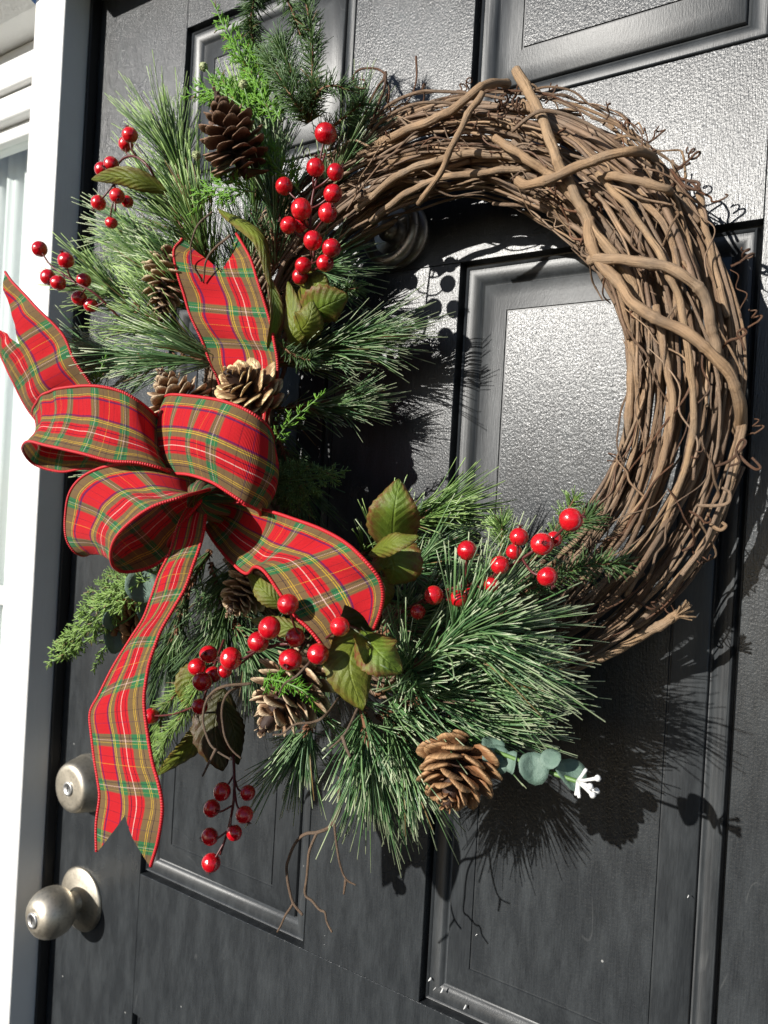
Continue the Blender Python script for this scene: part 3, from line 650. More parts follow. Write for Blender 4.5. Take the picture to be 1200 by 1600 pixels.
# scale-leaved cedar sprays
def cedar(label, pts, m='cedar', L=.030, step=.0042, name='cedar_sprig', w_=1.0, grp='cedar sprigs tucked into the wreath'):
    p = cat(PP(pts), 10); th = thing(name, label, 'cedar sprig', p[0], grp)
    b = MB(); b.tube(p, np.linspace(.0009, .0005, len(p)), 5); b.build('stem', M['greenstem'], th)
    s = MB(); seg = np.r_[0, np.cumsum(np.linalg.norm(np.diff(p, axis=0), axis=1))]; T = seg[-1]; q = .004; side = 1
    view = unit(CAM - p[len(p) // 2])
    def at(x): return np.array([np.interp(x, seg, p[:, c]) for c in range(3)])
    def scales(o, d, LL, depth):
        nn = max(2, int(LL / .0021))
        for i in range(nn):
            c = o + d * LL * i / nn
            for k in range(2):
                r = unit(np.cross(d, RN.normal(0, 1, 3))); needle(s, c, unit(d * .85 + r * .55), .0046, .00062, 0, 1)
        needle(s, o, d, LL, .0005, 0, 1)
        if depth:
            for i in range(1, int(LL / .0045)):
                sd_ = 1 if i % 2 else -1; lat = unit(np.cross(d, view))
                scales(o + d * .0045 * i, unit(d * .8 + lat * sd_ * .6 + RN.normal(0, .15, 3)), min(.011, (LL - .0045 * i) * .6 + .003), 0)
    while q < T:
        a = at(q); d = unit(at(min(T, q + .002)) - at(q - .002)); lat = unit(np.cross(d, view)) * side
        f = math.sin(min(1, (1.08 - q / T) * 1.5) * 1.3); dd = unit(d * .8 + lat * .62 * w_ + RN.normal(0, .16, 3))
        scales(a, dd, L * f * random.uniform(.7, 1.1), 1 if L > .014 else 0); side = -side; q += step
    scales(at(T), unit(at(T) - at(T - .003)), .008, 0)
    stuff(s.build('scale_leaves', M[m], th)); return th
cedar('bright green cedar sprig rising to a point at the top left', [(440, 190, .12), (405, 130, .13), (378, 85, .135), (352, 45, .135), (338, 14, .135)], L=.018)
cedar('bright cedar sprig under the pointed one at top', [(430, 200, .12), (410, 150, .13), (398, 110, .13), (385, 80, .13)], L=.022)
cedar('bright cedar sprig reaching left above the dark cone', [(410, 190, .125), (370, 160, .135), (330, 140, .14), (295, 150, .14)], L=.022)
cedar('bright cedar sprig between the two upper buds', [(400, 200, .11), (370, 150, .115), (345, 115, .115)], L=.018)
cedar('bright cedar sprig just beneath the dark cone', [(400, 300, .13), (365, 295, .145), (330, 295, .15), (305, 325, .15)], L=.018)
cedar('bright cedar sprig beside the centre top berries', [(470, 300, .10), (425, 250, .12), (415, 215, .12)], L=.018)
cedar('thin bright cedar tip above the left bow loop', [(140, 610, .15), (152, 590, .16), (162, 565, .16)], L=.008, step=.004)
cedar('pale green cedar spray reaching down-left past the bow', [(260, 900, .15), (200, 925, .17), (150, 965, .175), (110, 1005, .18), (80, 1035, .18)], 'fir_pale', L=.030, w_=.7)
cedar('small cedar frond hanging below the pale spray', [(190, 985, .15), (165, 1010, .15), (150, 1040, .15)], 'fir_pale', L=.012)
cedar('cedar frond above the pale spray beside green disc leaves', [(260, 890, .14), (210, 900, .15), (160, 920, .15), (128, 955, .15)], 'cedar_dull', L=.022)
cedar('olive cedar spray right of the bow in shade', [(415, 760, .11), (450, 752, .12), (490, 748, .12), (530, 738, .12)], 'cedar_dull', L=.024)
cedar('olive cedar spray drooping right of the right loop', [(420, 720, .10), (450, 770, .11), (480, 800, .11)], 'cedar_dull', L=.024)
cedar('light cedar tip right of the gilded cone', [(430, 690, .12), (448, 665, .13), (470, 645, .13), (497, 622, .13)], L=.010, step=.005)
cedar('small bright moss tuft on the tan cone', [(410, 1060, .185), (440, 1065, .195), (475, 1080, .195), (490, 1100, .19)], 'moss', L=.012, step=.0022)

# ------------------------------------------------------------------ pine cones
def scale_mesh(m, tipk=1.0, wide=1.0):
    b = MB(); nl, nw = 6, 4; top = []; V = []; UV = []
    for side in (0, 1):
        for i in range(nl + 1):
            t = i / nl; wv = wide * (.11 + .27 * math.sin(min(1, t * 1.08) * math.pi * .58) ** 1.4) * (1 if t < .9 else .80)
            for j in range(nw + 1):
                q = j / nw * 2 - 1; y = t - (.16 * q * q if t > .6 else 0)
                z = .10 * math.sin(t * 2.2) + .20 * max(0, t - .62) * tipk - .10 * q * q * t
                th_ = (.022 + .07 * math.exp(-((t - .88) / .12) ** 2) * tipk) * (1 - .55 * q * q)
                if i == nl: th_ *= .55
                V.append((wv * q, y, z - side * th_ * 1.3 + (.02 * math.exp(-((t - .86) / .08) ** 2) * (1 - abs(q)) if side == 0 else 0))); UV.append((q * .5 + .5, t))
    k = (nl + 1) * (nw + 1); F = []; id_ = lambda s, i, j: s * k + i * (nw + 1) + j
    for i in range(nl):
        for j in range(nw): F.append((id_(0, i, j), id_(0, i, j + 1), id_(0, i + 1, j + 1), id_(0, i + 1, j))); F.append((id_(1, i, j), id_(1, i + 1, j), id_(1, i + 1, j + 1), id_(1, i, j + 1)))
        F.append((id_(0, i, 0), id_(0, i + 1, 0), id_(1, i + 1, 0), id_(1, i, 0))); F.append((id_(0, i, nw), id_(1, i, nw), id_(1, i + 1, nw), id_(0, i + 1, nw)))
    for j in range(nw): F.append((id_(0, nl, j), id_(0, nl, j + 1), id_(1, nl, j + 1), id_(1, nl, j)))
    b.add(V, F, UV); return b.mesh('scale', m)
SM = {k: scale_mesh(M[k], tk, wd) for k, tk, wd in (('cone_dark', .8, 1.0), ('cone_warm', 2.0, 1.15), ('cone_tan', 1.3, 1.0), ('cone_gold', 1.1, 1.1))}
def cone(label, c, axis, Ln, Wd, mk, n=90, open_=1.0, spin=0):
    """c: centre (px, py, d); axis: world direction of the apex; Ln, Wd: length and width in metres"""
    C = P(*c); ax = Vector(unit(np.array(axis, float))); Q = ax.to_track_quat('Z', 'Y').to_matrix().to_4x4()
    th = thing('pine_cone', label, 'pine cone', C - np.array(ax) * Ln / 2, 'pine cones on the wreath')
    core = MB(); core.tube([C + np.array(ax) * Ln * (t - .5) for t in np.linspace(0, .93, 9)], [Wd * .13 * math.sin(.25 + 2.6 * t) for t in np.linspace(0, 1, 9)], 9)
    core.build('core', M['cone_dark'], th)
    base = Matrix.Translation(Vector(C)) @ Q
    for i in range(n):
        t = (i + .5) / n; t = t ** .92; a = math.radians(137.508 * i + spin) + random.uniform(-.13, .13)
        if random.random() < .03: continue
        prof_ = math.sin(min(1.0, .28 + t * .80) * math.pi) ** .62 if t > .28 else .72 + .28 * (t / .28)
        prof_ = max(.16, prof_ if t > .28 else .72 + .28 * math.sin(t / .28 * 1.57))
        tilt = math.radians((-22 + 92 * t ** 1.3) * open_ + (1 - open_) * 30) + random.uniform(-.16, .16)
        L = Wd * .47 * prof_ * random.uniform(.84, 1.08)
        z = (t - .5) * Ln * .90 - L * math.sin(tilt) * .42
        mt = base @ Matrix.Rotation(a, 4, 'Z') @ Matrix.Translation((0, Wd * .03, z)) @ Matrix.Rotation(tilt, 4, 'X') @ Matrix.Rotation(random.uniform(-.22, .22), 4, 'Y') @ Matrix.Diagonal((L * random.uniform(.78, .95), L, L * .8, 1))
        link(SM[mk], 'scale', th, mt)
    return th
cone('dark brown open pine cone standing upright high on the left', (360, 208, .15), (-.25, -.35, 1), .074, .056, 'cone_dark', 76, .9)
cone('cream-tipped pine cone half behind the upper tartan tail', (256, 452, .125), (.15, -.2, -1), .074, .044, 'cone_tan', 66, .9)
cone('gilded pine cone facing out above the right bow loop', (383, 607, .138), (-.15, -1.0, .55), .052, .062, 'cone_gold', 52, .8)
cone('brown pine cone peeking out behind the top of the bow', (275, 622, .15), (-.4, -.5, 1), .06, .056, 'cone_tan', 70, 1.0)
cone('tan pine cone with moss on its side below the bow', (446, 1092, .17), (-.15, -.75, -.75), .066, .062, 'cone_tan', 66, .9)
cone('rounded warm brown pine cone lowest and farthest right', (712, 1212, .150), (.10, -.8, -.85), .050, .056, 'cone_warm', 64, .75)
cone('small shaded pine cone under the ribbon beside knot tails', (380, 928, .11), (0, -.7, -.7), .052, .048, 'cone_tan', 70, .9)
cone('brown pine cone hidden left of the long ribbon tail', (202, 968, .14), (-.7, -.5, -.3), .056, .052, 'cone_warm', 70, .9)

# ------------------------------------------------------------------ broad leaves
def leaf(b, base, mid, tip, wdt, roll=0, cup=.15, serr=.05, nl=18, nw=8, shape=1.0, wave=.04):
    p = cat(np.array([base, mid, tip]), nl // 2); n = len(p); t = np.gradient(p, axis=0); V = []; UV = []; F = []
    for i in range(n):
        d = unit(t[i]); view = unit(CAM - p[i]); s = unit(np.cross(d, view)); nn = np.cross(s, d)
        c, sn = math.cos(roll), math.sin(roll); s2 = s * c + nn * sn; n2 = nn * c - s * sn; f = i / (n - 1)
        ww = wdt * .5 * (math.sin(math.pi * f ** (.85 * shape)) ** .75 if 0 < f < 1 else .01) + .0004
        sr = 1 + serr * (1 if i % 2 else -1)
        for j in range(nw + 1):
            q = j / nw * 2 - 1; k = sr if abs(q) == 1 else 1
            V.append(p[i] + s2 * ww * q * k + n2 * (cup * ww * (abs(q) ** 1.3) + wave * wdt * math.sin(f * 9 + q * 2) * q * q)); UV.append((q * .5 + .5, f))
    for i in range(n - 1):
        for j in range(nw): a = i * (nw + 1) + j; F.append((a, a + 1, a + nw + 2, a + nw + 1))
    b.add(V, F, UV)
def leaves(label, L, group='broad leaves tucked among the pine', stem=None, name='leaf_spray'):
    th = thing(name, label, 'leaf', P(*L[0][0]), group)
    for (a, m_, c, wpx, mt, kw) in L:
        A, B_, C_ = P(*a), P(*m_), P(*c); b = MB(); leaf(b, A, B_, C_, wpx * pxm(B_), **kw)
        o = b.build('leaf', M[mt], th); s = o.modifiers.new('thickness', 'SOLIDIFY'); s.thickness = .0003
    if stem:
        b = MB(); p = cat(PP(stem), 8); b.tube(p, .0011, 6); b.build('stem', M['redstem'], th)
    return th
leaves('upright glossy green leaf with red margins above two folded ones',
       [((612, 862, .15), (616, 800, .175), (624, 748, .17), 84, 'leaf', dict(cup=-.2, serr=.03, shape=.72)),
        ((575, 866, .165), (612, 848, .19), (654, 838, .185), 34, 'leaf_olive', dict(roll=.5, cup=-.3, serr=.03)),
        ((598, 846, .155), (615, 885, .165), (608, 912, .16), 92, 'leaf', dict(roll=-.2, cup=-.25, serr=.03, shape=.9)),
        ((585, 900, .14), (596, 925, .15), (590, 958, .145), 40, 'leaf_olive', dict(roll=.3))], stem=[(575, 900, .12), (600, 880, .14), (612, 862, .15)])
leaves('pair of green leaves drooping below the right ribbon tail',
       [((563, 985, .17), (546, 1040, .19), (566, 1110, .185), 82, 'leaf_olive', dict(cup=-.2, serr=.03, shape=.9)),
        ((565, 985, .175), (592, 1020, .195), (628, 1052, .185), 72, 'leaf', dict(cup=-.25, roll=.2, serr=.03, shape=1.0)),
        ((560, 990, .18), (566, 1010, .20), (575, 1040, .198), 26, 'leaf_olive', dict(roll=.8))], stem=[(540, 975, .15), (563, 985, .17)])
leaves('dark green leaf behind the notch of the right tail',
       [((590, 985, .13), (555, 950, .15), (512, 905, .15), 78, 'leaf_dark', dict(cup=-.1, serr=.03))])
leaves('cluster of curled green leaves under the centre berries',
       [((465, 490, 0.094), (490, 450, 0.108), (508, 428, 0.108), 60, 'leaf_olive', dict(cup=-.4, roll=.4)),
        ((470, 500, 0.094), (505, 480, 0.104), (545, 462, 0.094), 66, 'leaf', dict(cup=-.3, roll=-.3)),
        ((455, 530, 0.094), (480, 505, 0.108), (490, 470, 0.108), 50, 'leaf_olive', dict(cup=-.4)),
        ((452, 545, 0.094), (458, 510, 0.104), (450, 440, 0.101), 40, 'leaf_olive', dict(cup=-.3, roll=.5))], stem=[(430, 560, 0.086), (455, 520, 0.094), (480, 490, 0.097)])
leaves('long olive leaf pointing left over the upper left berries',
       [((262, 300, .13), (200, 278, .155), (143, 280, .155), 32, 'leaf_olive', dict(cup=-.2, roll=.3, serr=.03))])
leaves('long narrow brown-green leaf curving down beside the upper tail',
       [((340, 325, 0.117), (405, 370, 0.133), (424, 450, 0.129), 26, 'leaf_olive', dict(cup=-.4, roll=.7, serr=.02)),
        ((420, 430, 0.129), (432, 490, 0.125), (418, 545, 0.117), 22, 'leaf', dict(roll=.5, serr=.04))])
leaves('small green leaf peeking left of the right ribbon tail',
       [((445, 950, .15), (415, 925, .16), (388, 895, .155), 34, 'leaf_olive', dict(cup=-.2)),
        ((475, 985, .14), (430, 978, .15), (392, 968, .145), 30, 'leaf_olive', dict(cup=-.2))])
leaves('dark brown-green leaf hanging behind the curly twigs',
       [((350, 1075, .13), (335, 1140, .14), (348, 1205, .14), 70, 'leaf_dark', dict(cup=-.2)),
        ((345, 1090, .14), (365, 1140, .145), (372, 1195, .14), 40, 'leaf_dark', dict(cup=-.2, roll=.4))])
leaves('slender olive leaf slanting down-left above the panel',
       [((325, 1120, .12), (300, 1165, .13), (244, 1212, .13), 36, 'leaf_olive', dict(cup=-.2, roll=.4))])
leaves('bright green leaf behind the shaded lower berries',
       [((320, 1040, .13), (296, 1065, .14), (290, 1105, .14), 44, 'leaf_olive', dict(cup=-.2))])
# eucalyptus
def disc_leaf(th, c, r, tilt):
    C = P(*c); view = unit(CAM - C); nn = unit(view + np.array(tilt)); s = unit(np.cross(nn, [0, 0, 1.])); u = np.cross(nn, s); b = MB(); V = [C]; F = []; K = 26
    for k in range(1, 4):
        for j in range(K):
            a = 2 * math.pi * j / K; q = r * k / 3 * (1 + .10 * math.cos(a * 2 + .4) + (.05 * math.sin(3 * a + r * 900)) + (.03 if (j % 2 and k == 3) else 0))
            V.append(C + s * q * math.cos(a) * .9 + u * q * math.sin(a) * 1.1 + nn * r * (.16 * (k / 3) ** 2 * math.cos(2 * a) + .22 * abs(math.cos(a)) * (k / 3)))
    for j in range(K): F.append((0, 1 + j, 1 + (j + 1) % K))
    for k in range(2):
        for j in range(K): j2 = (j + 1) % K; F.append((1 + k * K + j, 1 + (k + 1) * K + j, 1 + (k + 1) * K + j2, 1 + k * K + j2))
    b.add(V, F); o = b.build('leaf', M['euca'], th); s_ = o.modifiers.new('thickness', 'SOLIDIFY'); s_.thickness = .0002
eu = thing('eucalyptus_sprig', 'blue-green eucalyptus sprig ending in a white star-shaped bud', 'eucalyptus', P(720, 1150, .13))
b = MB(); b.tube(cat(PP([(720, 1150, .12), (770, 1172, .135), (855, 1205, .142), (905, 1222, .142)]), 8), np.linspace(.0011, .0014, 25), 7); b.build('stem', M['greenstem'], eu)
for c, r, tl in (((833, 1200, .150), 24, (.3, 0, .1)), ((862, 1186, .145), 17, (-.4, .2, .4)), ((888, 1208, .138), 27, (.5, .3, .9)), ((775, 1186, .138), 22, (.2, 0, .2)), ((800, 1192, .138), 17, (-.8, .2, -.1)), ((770, 1165, .132), 18, (0, .2, .9))):
    disc_leaf(eu, c, r * pxm(P(*c)), tl)
b = MB(); fc = P(903, 1221, .143)
for q in ((916, 1202, .147), (934, 1216, .149), (932, 1236, .151), (926, 1242, .155), (905, 1247, .147), (900, 1243, .147), (922, 1229, .157)):
    e1 = P(*q); b.tube([fc, fc + (e1 - fc) * .5, fc + (e1 - fc) * .85, e1], [.0012, .0009, .0011, .0009], 7)
    if q[0] > 921: b.tube([e1 + np.array([0, 0, .0019]) * k for k in (-1, -.7, 0, .7, 1)], [.0003, .0014, .002, .0014, .0003], 8)
b.build('bud', M['flower'], eu)
eu = thing('eucalyptus_sprig', 'grey-green eucalyptus leaves left of the long ribbon tail', 'eucalyptus', P(240, 900, .14))
for c, r, tl in (((222, 915, .165), 27, (.2, 0, .3)), ((182, 962, .165), 24, (-1.6, .2, .2)), ((178, 1000, .155), 20, (1.6, .2, .5)), ((232, 955, .15), 22, (.3, .2, .2))):
    disc_leaf(eu, c, r * pxm(P(*c)), tl)
b = MB(); b.tube(cat(PP([(250, 900, .14), (215, 955, .155), (170, 985, .16), (105, 1015, .165)]), 8), .0008, 6); b.build('stem', M['greenstem'], eu)
for lab, c, bs in (('pale round bud on a stem above the dark cone', (318, 104, .14), (352, 150, .13)), ('pale round bud left below the dark cone', (307, 243, .15), (318, 300, .12)), ('pale round bud beside the bright cedar by dark cone', (380, 132, .14), (395, 180, .13))):
    th = thing('seed_bud', lab, 'bud', P(*bs), 'pale seed buds'); C = P(*c)
    b = MB(); b.tube(cat(np.array([P(*bs), (P(*bs) + C) / 2 + [0.002, -.003, 0], C]), 6), .0007, 6); b.build('stem', M['greenstem'], th)
    b = MB(); r = .0034
    b.tube([C + np.array([0, 0, r]) * k for k in (-1, -.85, -.5, 0, .5, .85, 1)], [r * math.sqrt(max(.01, 1 - k * k)) for k in (-1, -.85, -.5, 0, .5, .85, 1)], 10); bu = b.build('head', M['bud'], th)
    s_ = MB()
    for k in range(60):
        v = unit(RN.normal(0, 1, 3)); s_.tube([C + v * r * .9, C + v * r * 1.18], [.0006, .0003], 4)
    stuff(s_.build('knobs', M['bud'], th))

# ------------------------------------------------------------------ berries
def sphere(n=28, k=18):
    b = MB(); V = [(0, 0, 1)]; F = []
    for i in range(1, k):
        for j in range(n): a = 2 * math.pi * j / n; t = math.pi * i / k; V.append((math.sin(t) * math.cos(a), math.sin(t) * math.sin(a), math.cos(t) * .97 + (.05 if i > k - 3 else 0)))
    V.append((0, 0, -.92))
    for j in range(n): F.append((0, 1 + j, 1 + (j + 1) % n)); F.append((len(V) - 1, 1 + (k - 2) * n + (j + 1) % n, 1 + (k - 2) * n + j))
    for i in range(k - 2):
        for j in range(n): j2 = (j + 1) % n; F.append((1 + i * n + j, 1 + (i + 1) * n + j, 1 + (i + 1) * n + j2, 1 + i * n + j2))
    b.add(V, F); return b
BM = sphere().mesh('berry', M['berry'])
cm = MB()
for k in range(7):
    a = 2 * math.pi * k / 7; cm.tube([(0.05 * math.cos(a), .05 * math.sin(a), .88), (.16 * math.cos(a), .16 * math.sin(a), 1.12), (.30 * math.cos(a), .30 * math.sin(a), 1.28)], [.07, .05, .02], 5)
CM = cm.mesh('calyx', M['calyx'])
def berries(label, stem, L):
    """stem: main stem; L: (px, py, radius px, d, calyx direction or None)"""
    sp = cat(PP(stem), 12); th = thing('berry_spray', label, 'berry spray', sp[0], 'sprays of glossy red berries')
    st = MB(); st.tube(sp, np.linspace(.0012, .0009, len(sp)), 7)
    for q in L:
        C = P(q[0], q[1], q[3]); r = q[2] * pxm(C) * 1.02
        i = int(np.argmin(np.linalg.norm(sp - C, axis=1))); i = max(0, i - 5); A = sp[i]; mid = (A + C) / 2 + np.array([0, -.002, -.003])
        st.tube(cat(np.array([A, mid, C]), 6), .0008, 6)
        away = unit(C - A)
        if len(q) > 4: away = unit(P(q[0] + q[4][0] * 20, q[1] + q[4][1] * 20, q[3] + .006 * q[4][2]) - C)
        mt = Matrix.Translation(Vector(C)) @ Vector(away).to_track_quat('Z', 'Y').to_matrix().to_4x4() @ Matrix.Diagonal((r * random.uniform(.94, 1.03), r * random.uniform(.94, 1.03), r * random.uniform(.93, 1.05), 1))
        bo = link(BM, 'berry', th, mt)
        if len(q) < 5 and random.random() < .6: continue
        cx = bpy.data.objects.new('calyx', CM); col.objects.link(cx); cx.parent = bo
    st.build('stem', M['redstem'], th); return th
berries('upper left berry spray of red pairs over the door edge', [(250, 300, .12), (235, 265, .14), (212, 245, .145), (190, 250, .145), (180, 275, .145), (180, 330, .145)],
        [(203, 211, 12, .15), (197, 225, 12, .143), (174, 257, 12, .152), (160, 265, 12, .145), (183, 306, 12, .152), (154, 317, 11.5, .148), (199, 315, 9.5, .138), (174, 348, 10, .14)])
berries('far left berry spray against the white frame', [(190, 500, .13), (150, 460, .15), (115, 440, .16), (95, 425, .16)],
        [(62, 389, 12, .165, (-1, -.3, 0)), (103, 407, 13, .17), (75, 433, 12, .165), (91, 442, 12, .172), (131, 438, 11, .15), (124, 466, 12, .15), (142, 477, 11, .145)])
berries('tall upright berry spray lit by the sun above the centre', [(470, 450, .10), (490, 400, .11), (485, 350, .115), (490, 300, .115), (508, 240, .11)],
        [(509, 209, 17, .115), (493, 262, 15, .12), (524, 269, 13, .115), (444, 291, 14, .125), (520, 303, 15, .115), (471, 327, 16.5, .13), (512, 333, 15.5, .125), (451, 352, 14, .13), (470, 352, 13, .12), (489, 376, 15, .13), (518, 388, 15, .125), (508, 411, 14, .12), (474, 415, 13, .12), (469, 432, 13, .115)])
berries('red berry spray spilling left and right below the ribbon tail', [(510, 1000, .16), (470, 1005, .185), (430, 1008, .19), (385, 1020, .19)],
        [(450, 944, 17, .21), (421, 981, 18, .21), (404, 1003, 17, .20), (461, 996, 16, .19), (454, 1031, 18, .205), (497, 1022, 17, .205), (531, 979, 16, .205), (361, 1029, 18, .20, (-1, .1, .5)), (351, 1048, 12, .18)])
berries('shaded dark red berry cluster left below the bow', [(350, 1000, .13), (335, 1040, .15), (322, 1080, .155), (316, 1110, .155)],
        [(326, 1022, 14, .165), (308, 1042, 14, .16), (316, 1065, 15, .17), (333, 1054, 13, .155), (312, 1104, 12.5, .16), (236, 1119, 13, .15)])
berries('berry spray poking through pine needles toward the vines', [(620, 960, .13), (690, 925, .14), (760, 905, .145), (820, 870, .15), (860, 840, .15)],
        [(730, 860, 15.5, .155), (811, 839, 15, .155, (.1, -1, 0)), (803, 862, 13, .145), (781, 883, 15, .155), (847, 850, 17.5, .165), (866, 842, 12, .15), (892, 812, 18, .165, (1, -.3, 0)), (855, 901, 16, .155, (.6, 1, 0)), (678, 930, 15, .15), (716, 935, 14, .15), (731, 928, 11, .14), (653, 956, 12, .145), (768, 913, 12, .15)])
berries('lowest berry spray hanging free over the door panel', [(365, 1180, 0.146), (366, 1240, 0.166), (358, 1290, 0.166), (344, 1335, 0.166)],
        [(347, 1237, 14, 0.171), (331, 1263, 13.5, 0.171, (-1, -.4, 0)), (387, 1239, 12, 0.161), (382, 1273, 13.5, 0.176, (.5, 1, .2)), (328, 1307, 13.5, 0.171), (366, 1301, 12.5, 0.166), (330, 1348, 14.5, 0.171, (-.3, 1, 0))])

# ------------------------------------------------------------------ twigs
def twig(label, paths):
    p0 = P(*paths[0][0][0]); th = thing('curly_twig', label, 'twig', p0, 'curly bare twigs')
    for pts, r in paths:
        b = MB(); p = cat(PP(pts), 9); p += np.array([[noise.noise(Vector((q[0] * 90, q[2] * 90, c * 7.))) for c in range(3)] for q in p]) * .0007
        b.tube(p, np.linspace(r * .78, r * .5, len(p)), 8); b.build('shoot', M['twig'], th)
    return th
twig('curly bare twig dangling lowest over the door mullion', [
    ([(531, 1215, .145), (530, 1245, .145), (530, 1267, .145), (516, 1291, .145), (497, 1300, .145), (477, 1303, .145), (460, 1320, .145), (448, 1353, .145), (450, 1380, .145), (458, 1410, .145), (473, 1430, .145)], .0019),
    ([(458, 1411, .145), (446, 1432, .145), (433, 1456, .145)], .0013),
    ([(495, 1301, .145), (484, 1328, .145), (480, 1367, .145), (478, 1397, .145), (488, 1408, .145), (500, 1422, .145), (507, 1426, .145), (510, 1440, .145), (520, 1456, .145)], .0014),
    ([(522, 1280, .145), (526, 1320, .145), (533, 1357, .145), (540, 1373, .145), (556, 1383, .145)], .0012), ([(540, 1374, .145), (537, 1396, .145)], .0014)])
twig('pair of looping twigs in front of the dark leaf', [
    ([(392, 1068, .19), (350, 1072, .20), (327, 1087, .20), (318, 1112, .20), (319, 1135, .20), (331, 1166, .20), (362, 1188, .195)], .0014),
    ([(375, 1072, .19), (356, 1084, .20), (347, 1105, .20), (348, 1132, .20), (356, 1163, .20), (377, 1186, .195)], .0013),
    ([(338, 1170, .20), (325, 1195, .2), (316, 1213, .2)], .0014)])
twig('thin twig curving under the tan mossy cone', [
    ([(530, 1090, .17), (509, 1117, .20), (490, 1128, .205), (461, 1132, .21), (442, 1146, .21), (427, 1148, .21)], .0012),
    ([(497, 1020, .18), (484, 1035, .21), (468, 1052, .215), (446, 1068, .215), (436, 1085, .21)], .0012)])
twig('short forked twig among the needles below the green leaves', [
    ([(560, 1105, .18), (548, 1130, .19), (536, 1150, .195), (515, 1170, .195)], .0012), ([(535, 1150, .195), (540, 1165, .197), (547, 1183, .198)], .0017)])
twig('arching bare twigs inside the notch of the upper tail', [
    ([(332, 331, 0.120), (310, 351, 0.128), (299, 378, 0.128), (299, 410, 0.124), (315, 440, 0.120)], .0012),
    ([(360, 368, 0.124), (335, 388, 0.126), (322, 410, 0.126), (318, 440, 0.120)], .0014)])

# ------------------------------------------------------------------ the bow
WID = .063
bow = thing('tartan_bow', 'large red and green tartan bow with wired edges, loops and four notched tails', 'bow', P(325, 780, .17))
def ribbon(name, A, B, v0=0, bulge=.0, notch=0, notch0=0, nw=18, label=None, wr_=.0014, ph=0, umap=(0, 1), seg=14, dk=1.0):
    A = PP([(x, y, d * dk) for x, y, d in A]); B = PP([(x, y, d * dk) for x, y, d in B]); 
    if len(A) == len(B): a, b_ = cat(A, seg), cat(B, seg)
    else:
        def rs(Q, n=150):
            c = cat(Q, 14); s = np.r_[0, np.cumsum(np.linalg.norm(np.diff(c, axis=0), axis=1))]; x = np.linspace(0, s[-1], n)
            return np.c_[[np.interp(x, s, c[:, k]) for k in range(3)]].T
        a, b_ = rs(A), rs(B)
    n = len(a); mid = (a + b_) / 2; s = np.r_[0, np.cumsum(np.linalg.norm(np.diff(mid, axis=0), axis=1))]; T = np.linspace(0, 1, n)
    def samp(t, u):
        x = t * (n - 1); i = int(min(n - 2, max(0, math.floor(x)))); f = x - i
        aa = a[i] * (1 - f) + a[i + 1] * f; bb = b_[i] * (1 - f) + b_[i + 1] * f
        tan = mid[i + 1] - mid[i]; nn = unit(np.cross(tan, bb - aa))
        sv = s[i] * (1 - f) + s[i + 1] * f; W_ = np.linalg.norm(bb - aa)
        bl = bulge * (bulge_env(t)); wrk = wr_ * (noise.noise(Vector((u * 2.2 + ph, sv * 45, ph * 3))) * 1.6 + .6 * math.sin(sv * 130 + u * 3 + ph)) * min(1, 6 * u * (1 - u) + .25)
        return aa * (1 - u) + bb * u + nn * (bl * math.sin(math.pi * u) + wrk), sv
    def bulge_env(t): return 1.0
    V = []; UV = []; F = []
    for i in range(n):
        for j in range(nw + 1):
            u = j / nw; tri = (1 - abs(2 * u - 1)) ** 1.35; te = 1 - notch * tri; ts = notch0 * tri
            t = ts + (te - ts) * T[i]
            p, sv = samp(t, u); V.append(p); UV.append((umap[0] + (umap[1] - umap[0]) * u, v0 + sv / WID))
    for i in range(n - 1):
        for j in range(nw): q = i * (nw + 1) + j; F.append((q, q + 1, q + nw + 2, q + nw + 1))
    m_ = MB(); m_.add(V, F, UV); o = m_.build(name, M['tartan'], bow)
    if label: o['label'] = label
    V = np.array(V).reshape(n, nw + 1, 3)
    for j in (0, nw):
        c = MB(); c.tube(V[:, j], .00125, 7); c.build('edge_cord', M['cord'], o)
    return o
# left loop: front face, the turn at its left end, the return behind
ribbon('loop', [(262, 672, .16), (245, 650, .18), (215, 626, .20), (184, 610, .21), (146, 603, .215), (100, 606, .21), (66, 618, .195), (52, 645, .175), (75, 664, .155), (130, 672, .145), (190, 690, .145), (270, 735, .15)],
       [(275, 745, .18), (257, 734, .20), (215, 723, .215), (172, 720, .225), (126, 708, .23), (77, 697, .225), (42, 690, .208), (37, 706, .185), (55, 726, .168), (95, 737, .158), (140, 733, .152), (250, 750, .155)], 0.3, -.006, label='left loop of the bow', ph=1.3)
# lower left loop
ribbon('loop', [(300, 748, .17), (268, 735, .19), (222, 727, .205), (184, 726, .21), (153, 732, .21), (126, 748, .208), (108, 775, .205), (102, 810, .20), (106, 845, .195), (122, 866, .185), (142, 862, .165), (172, 815, .15), (225, 775, .145), (300, 755, .155)],
       [(328, 765, .195), (305, 771, .215), (284, 777, .228), (262, 783, .235), (240, 791, .24), (215, 806, .243), (192, 826, .243), (177, 848, .24), (172, 868, .235), (178, 886, .225), (198, 894, .21), (240, 884, .195), (280, 848, .185), (316, 790, .175)], 1.6, -.007, label='lower left loop, largest and open toward the camera', ph=2.1)
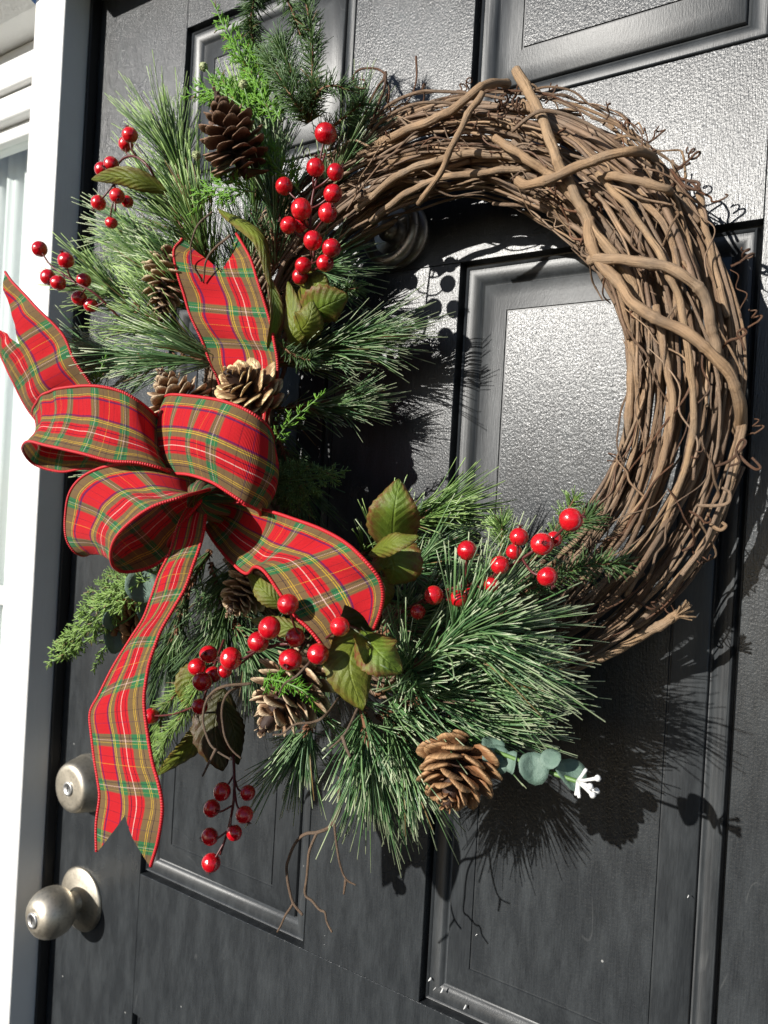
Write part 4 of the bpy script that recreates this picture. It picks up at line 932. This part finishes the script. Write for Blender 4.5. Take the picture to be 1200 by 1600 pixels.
# right loop
ribbon('loop', [(325, 700, .155), (290, 650, .165), (256, 628, .185), (266, 617, .205), (307, 620, .228), (345, 626, .24), (383, 640, .24), (412, 660, .228), (426, 684, .205), (420, 706, .18), (390, 725, .165), (345, 755, .16)],
       [(330, 782, .16), (295, 765, .17), (262, 748, .19), (264, 741, .215), (292, 741, .235), (326, 751, .245), (355, 768, .245), (383, 787, .238), (406, 800, .215), (404, 817, .19), (375, 819, .175), (332, 786, .165)], 0.05, -.008, label='right loop of the bow', ph=.4, dk=.84)
# inner short loop below the knot
ribbon('loop', [(325, 770, .19), (300, 800, .20), (275, 830, .20), (262, 852, .19), (275, 850, .175), (310, 800, .165)],
       [(330, 775, .18), (310, 815, .185), (290, 850, .185), (275, 872, .18), (285, 866, .17), (318, 805, .16)], .2, 0, ph=3.3)
# tails
ribbon('tail', [(302, 782, .19), (282, 815, .20), (266, 862, .205), (250, 896, .21), (238, 930, .215), (225, 965, .22), (204, 998, .222), (177, 1042, .225), (155, 1085, .228), (142, 1112, .23), (143, 1145, .232), (147, 1180, .234), (153, 1218, .236), (156, 1245, .238), (151, 1285, .24), (152, 1330, .24)],
       [(322, 788, .185), (319, 820, .195), (312, 855, .20), (301, 887, .205), (288, 921, .212), (267, 958, .218), (249, 990, .225), (237, 1024, .232), (229, 1061, .236), (225, 1099, .238), (230, 1147, .24), (238, 1190, .242), (247, 1225, .244), (253, 1265, .244), (248, 1310, .242), (235, 1354, .24)],
       .5, .003, notch=.105, label='longest tail, hanging down past the deadbolt', ph=5.2, wr_=.0013)
ribbon('tail', [(332, 778, .18), (370, 786, .185), (411, 796, .19), (450, 808, .20), (506, 829, .21), (545, 852, .214), (575, 880, .214), (592, 905, .21), (598, 930, .205), (594, 956, .20), (583, 984, .195)],
       [(318, 822, .175), (336, 848, .18), (358, 875, .185), (384, 896, .195), (398, 886, .21), (413, 893, .215), (436, 926, .215), (461, 961, .215), (482, 982, .214), (498, 1002, .212), (512, 1024, .21)],
       .15, .005, notch=.24, label='right tail curling over the green leaves', dk=.93, ph=4.1, wr_=.0018)
ribbon('tail', [(360, 720, .14), (350, 650, .145), (342, 595, .15), (326, 560, .16), (306, 512, .17), (290, 470, .175), (278, 430, .178), (272, 392, .178), (284, 372, .170)],
       [(400, 720, .14), (418, 650, .15), (431, 600, .16), (433, 565, .168), (426, 522, .172), (415, 480, .175), (403, 440, .178), (389, 400, .175), (370, 366, .165)],
       .7, .010, notch=.21, label='upper tail rising with a forked tip', dk=.70, ph=.9, wr_=.0030)
ribbon('tail', [(250, 700, .14), (200, 650, .15), (160, 622, .16), (142, 600, .17), (119, 566, .18), (100, 527, .185), (69, 492, .188), (34, 457, .188), (8, 425, .185)],
       [(200, 760, .13), (140, 720, .14), (85, 680, .15), (54, 653, .16), (31, 618, .17), (19, 592, .175), (0, 553, .178), (-14, 530, .18), (-26, 505, .18)],
       .1, .008, notch=.30, label='left tail forked against the white frame', ph=2.7, wr_=.0030)
# knot: pinched folds
kp = P(322, 778, .185)
for k in range(5):
    a = k / 5 * math.pi; dv = np.array([math.cos(a) * .9, 0, math.sin(a)]) * .017
    b = MB(); pts = cat(np.array([kp - dv + [0, .012, 0], kp - dv * .5 + [0, -.004 - .002 * (k % 2), 0], kp + dv * .5 + [0, -.004 - .002 * (k % 3), 0], kp + dv + [0, .012, 0]]), 6)
    b.tube(pts, [.0025 + .003 * math.sin(math.pi * t) for t in np.linspace(0, 1, len(pts))], 8); b.build('knot_fold', M['tartan'], bow)
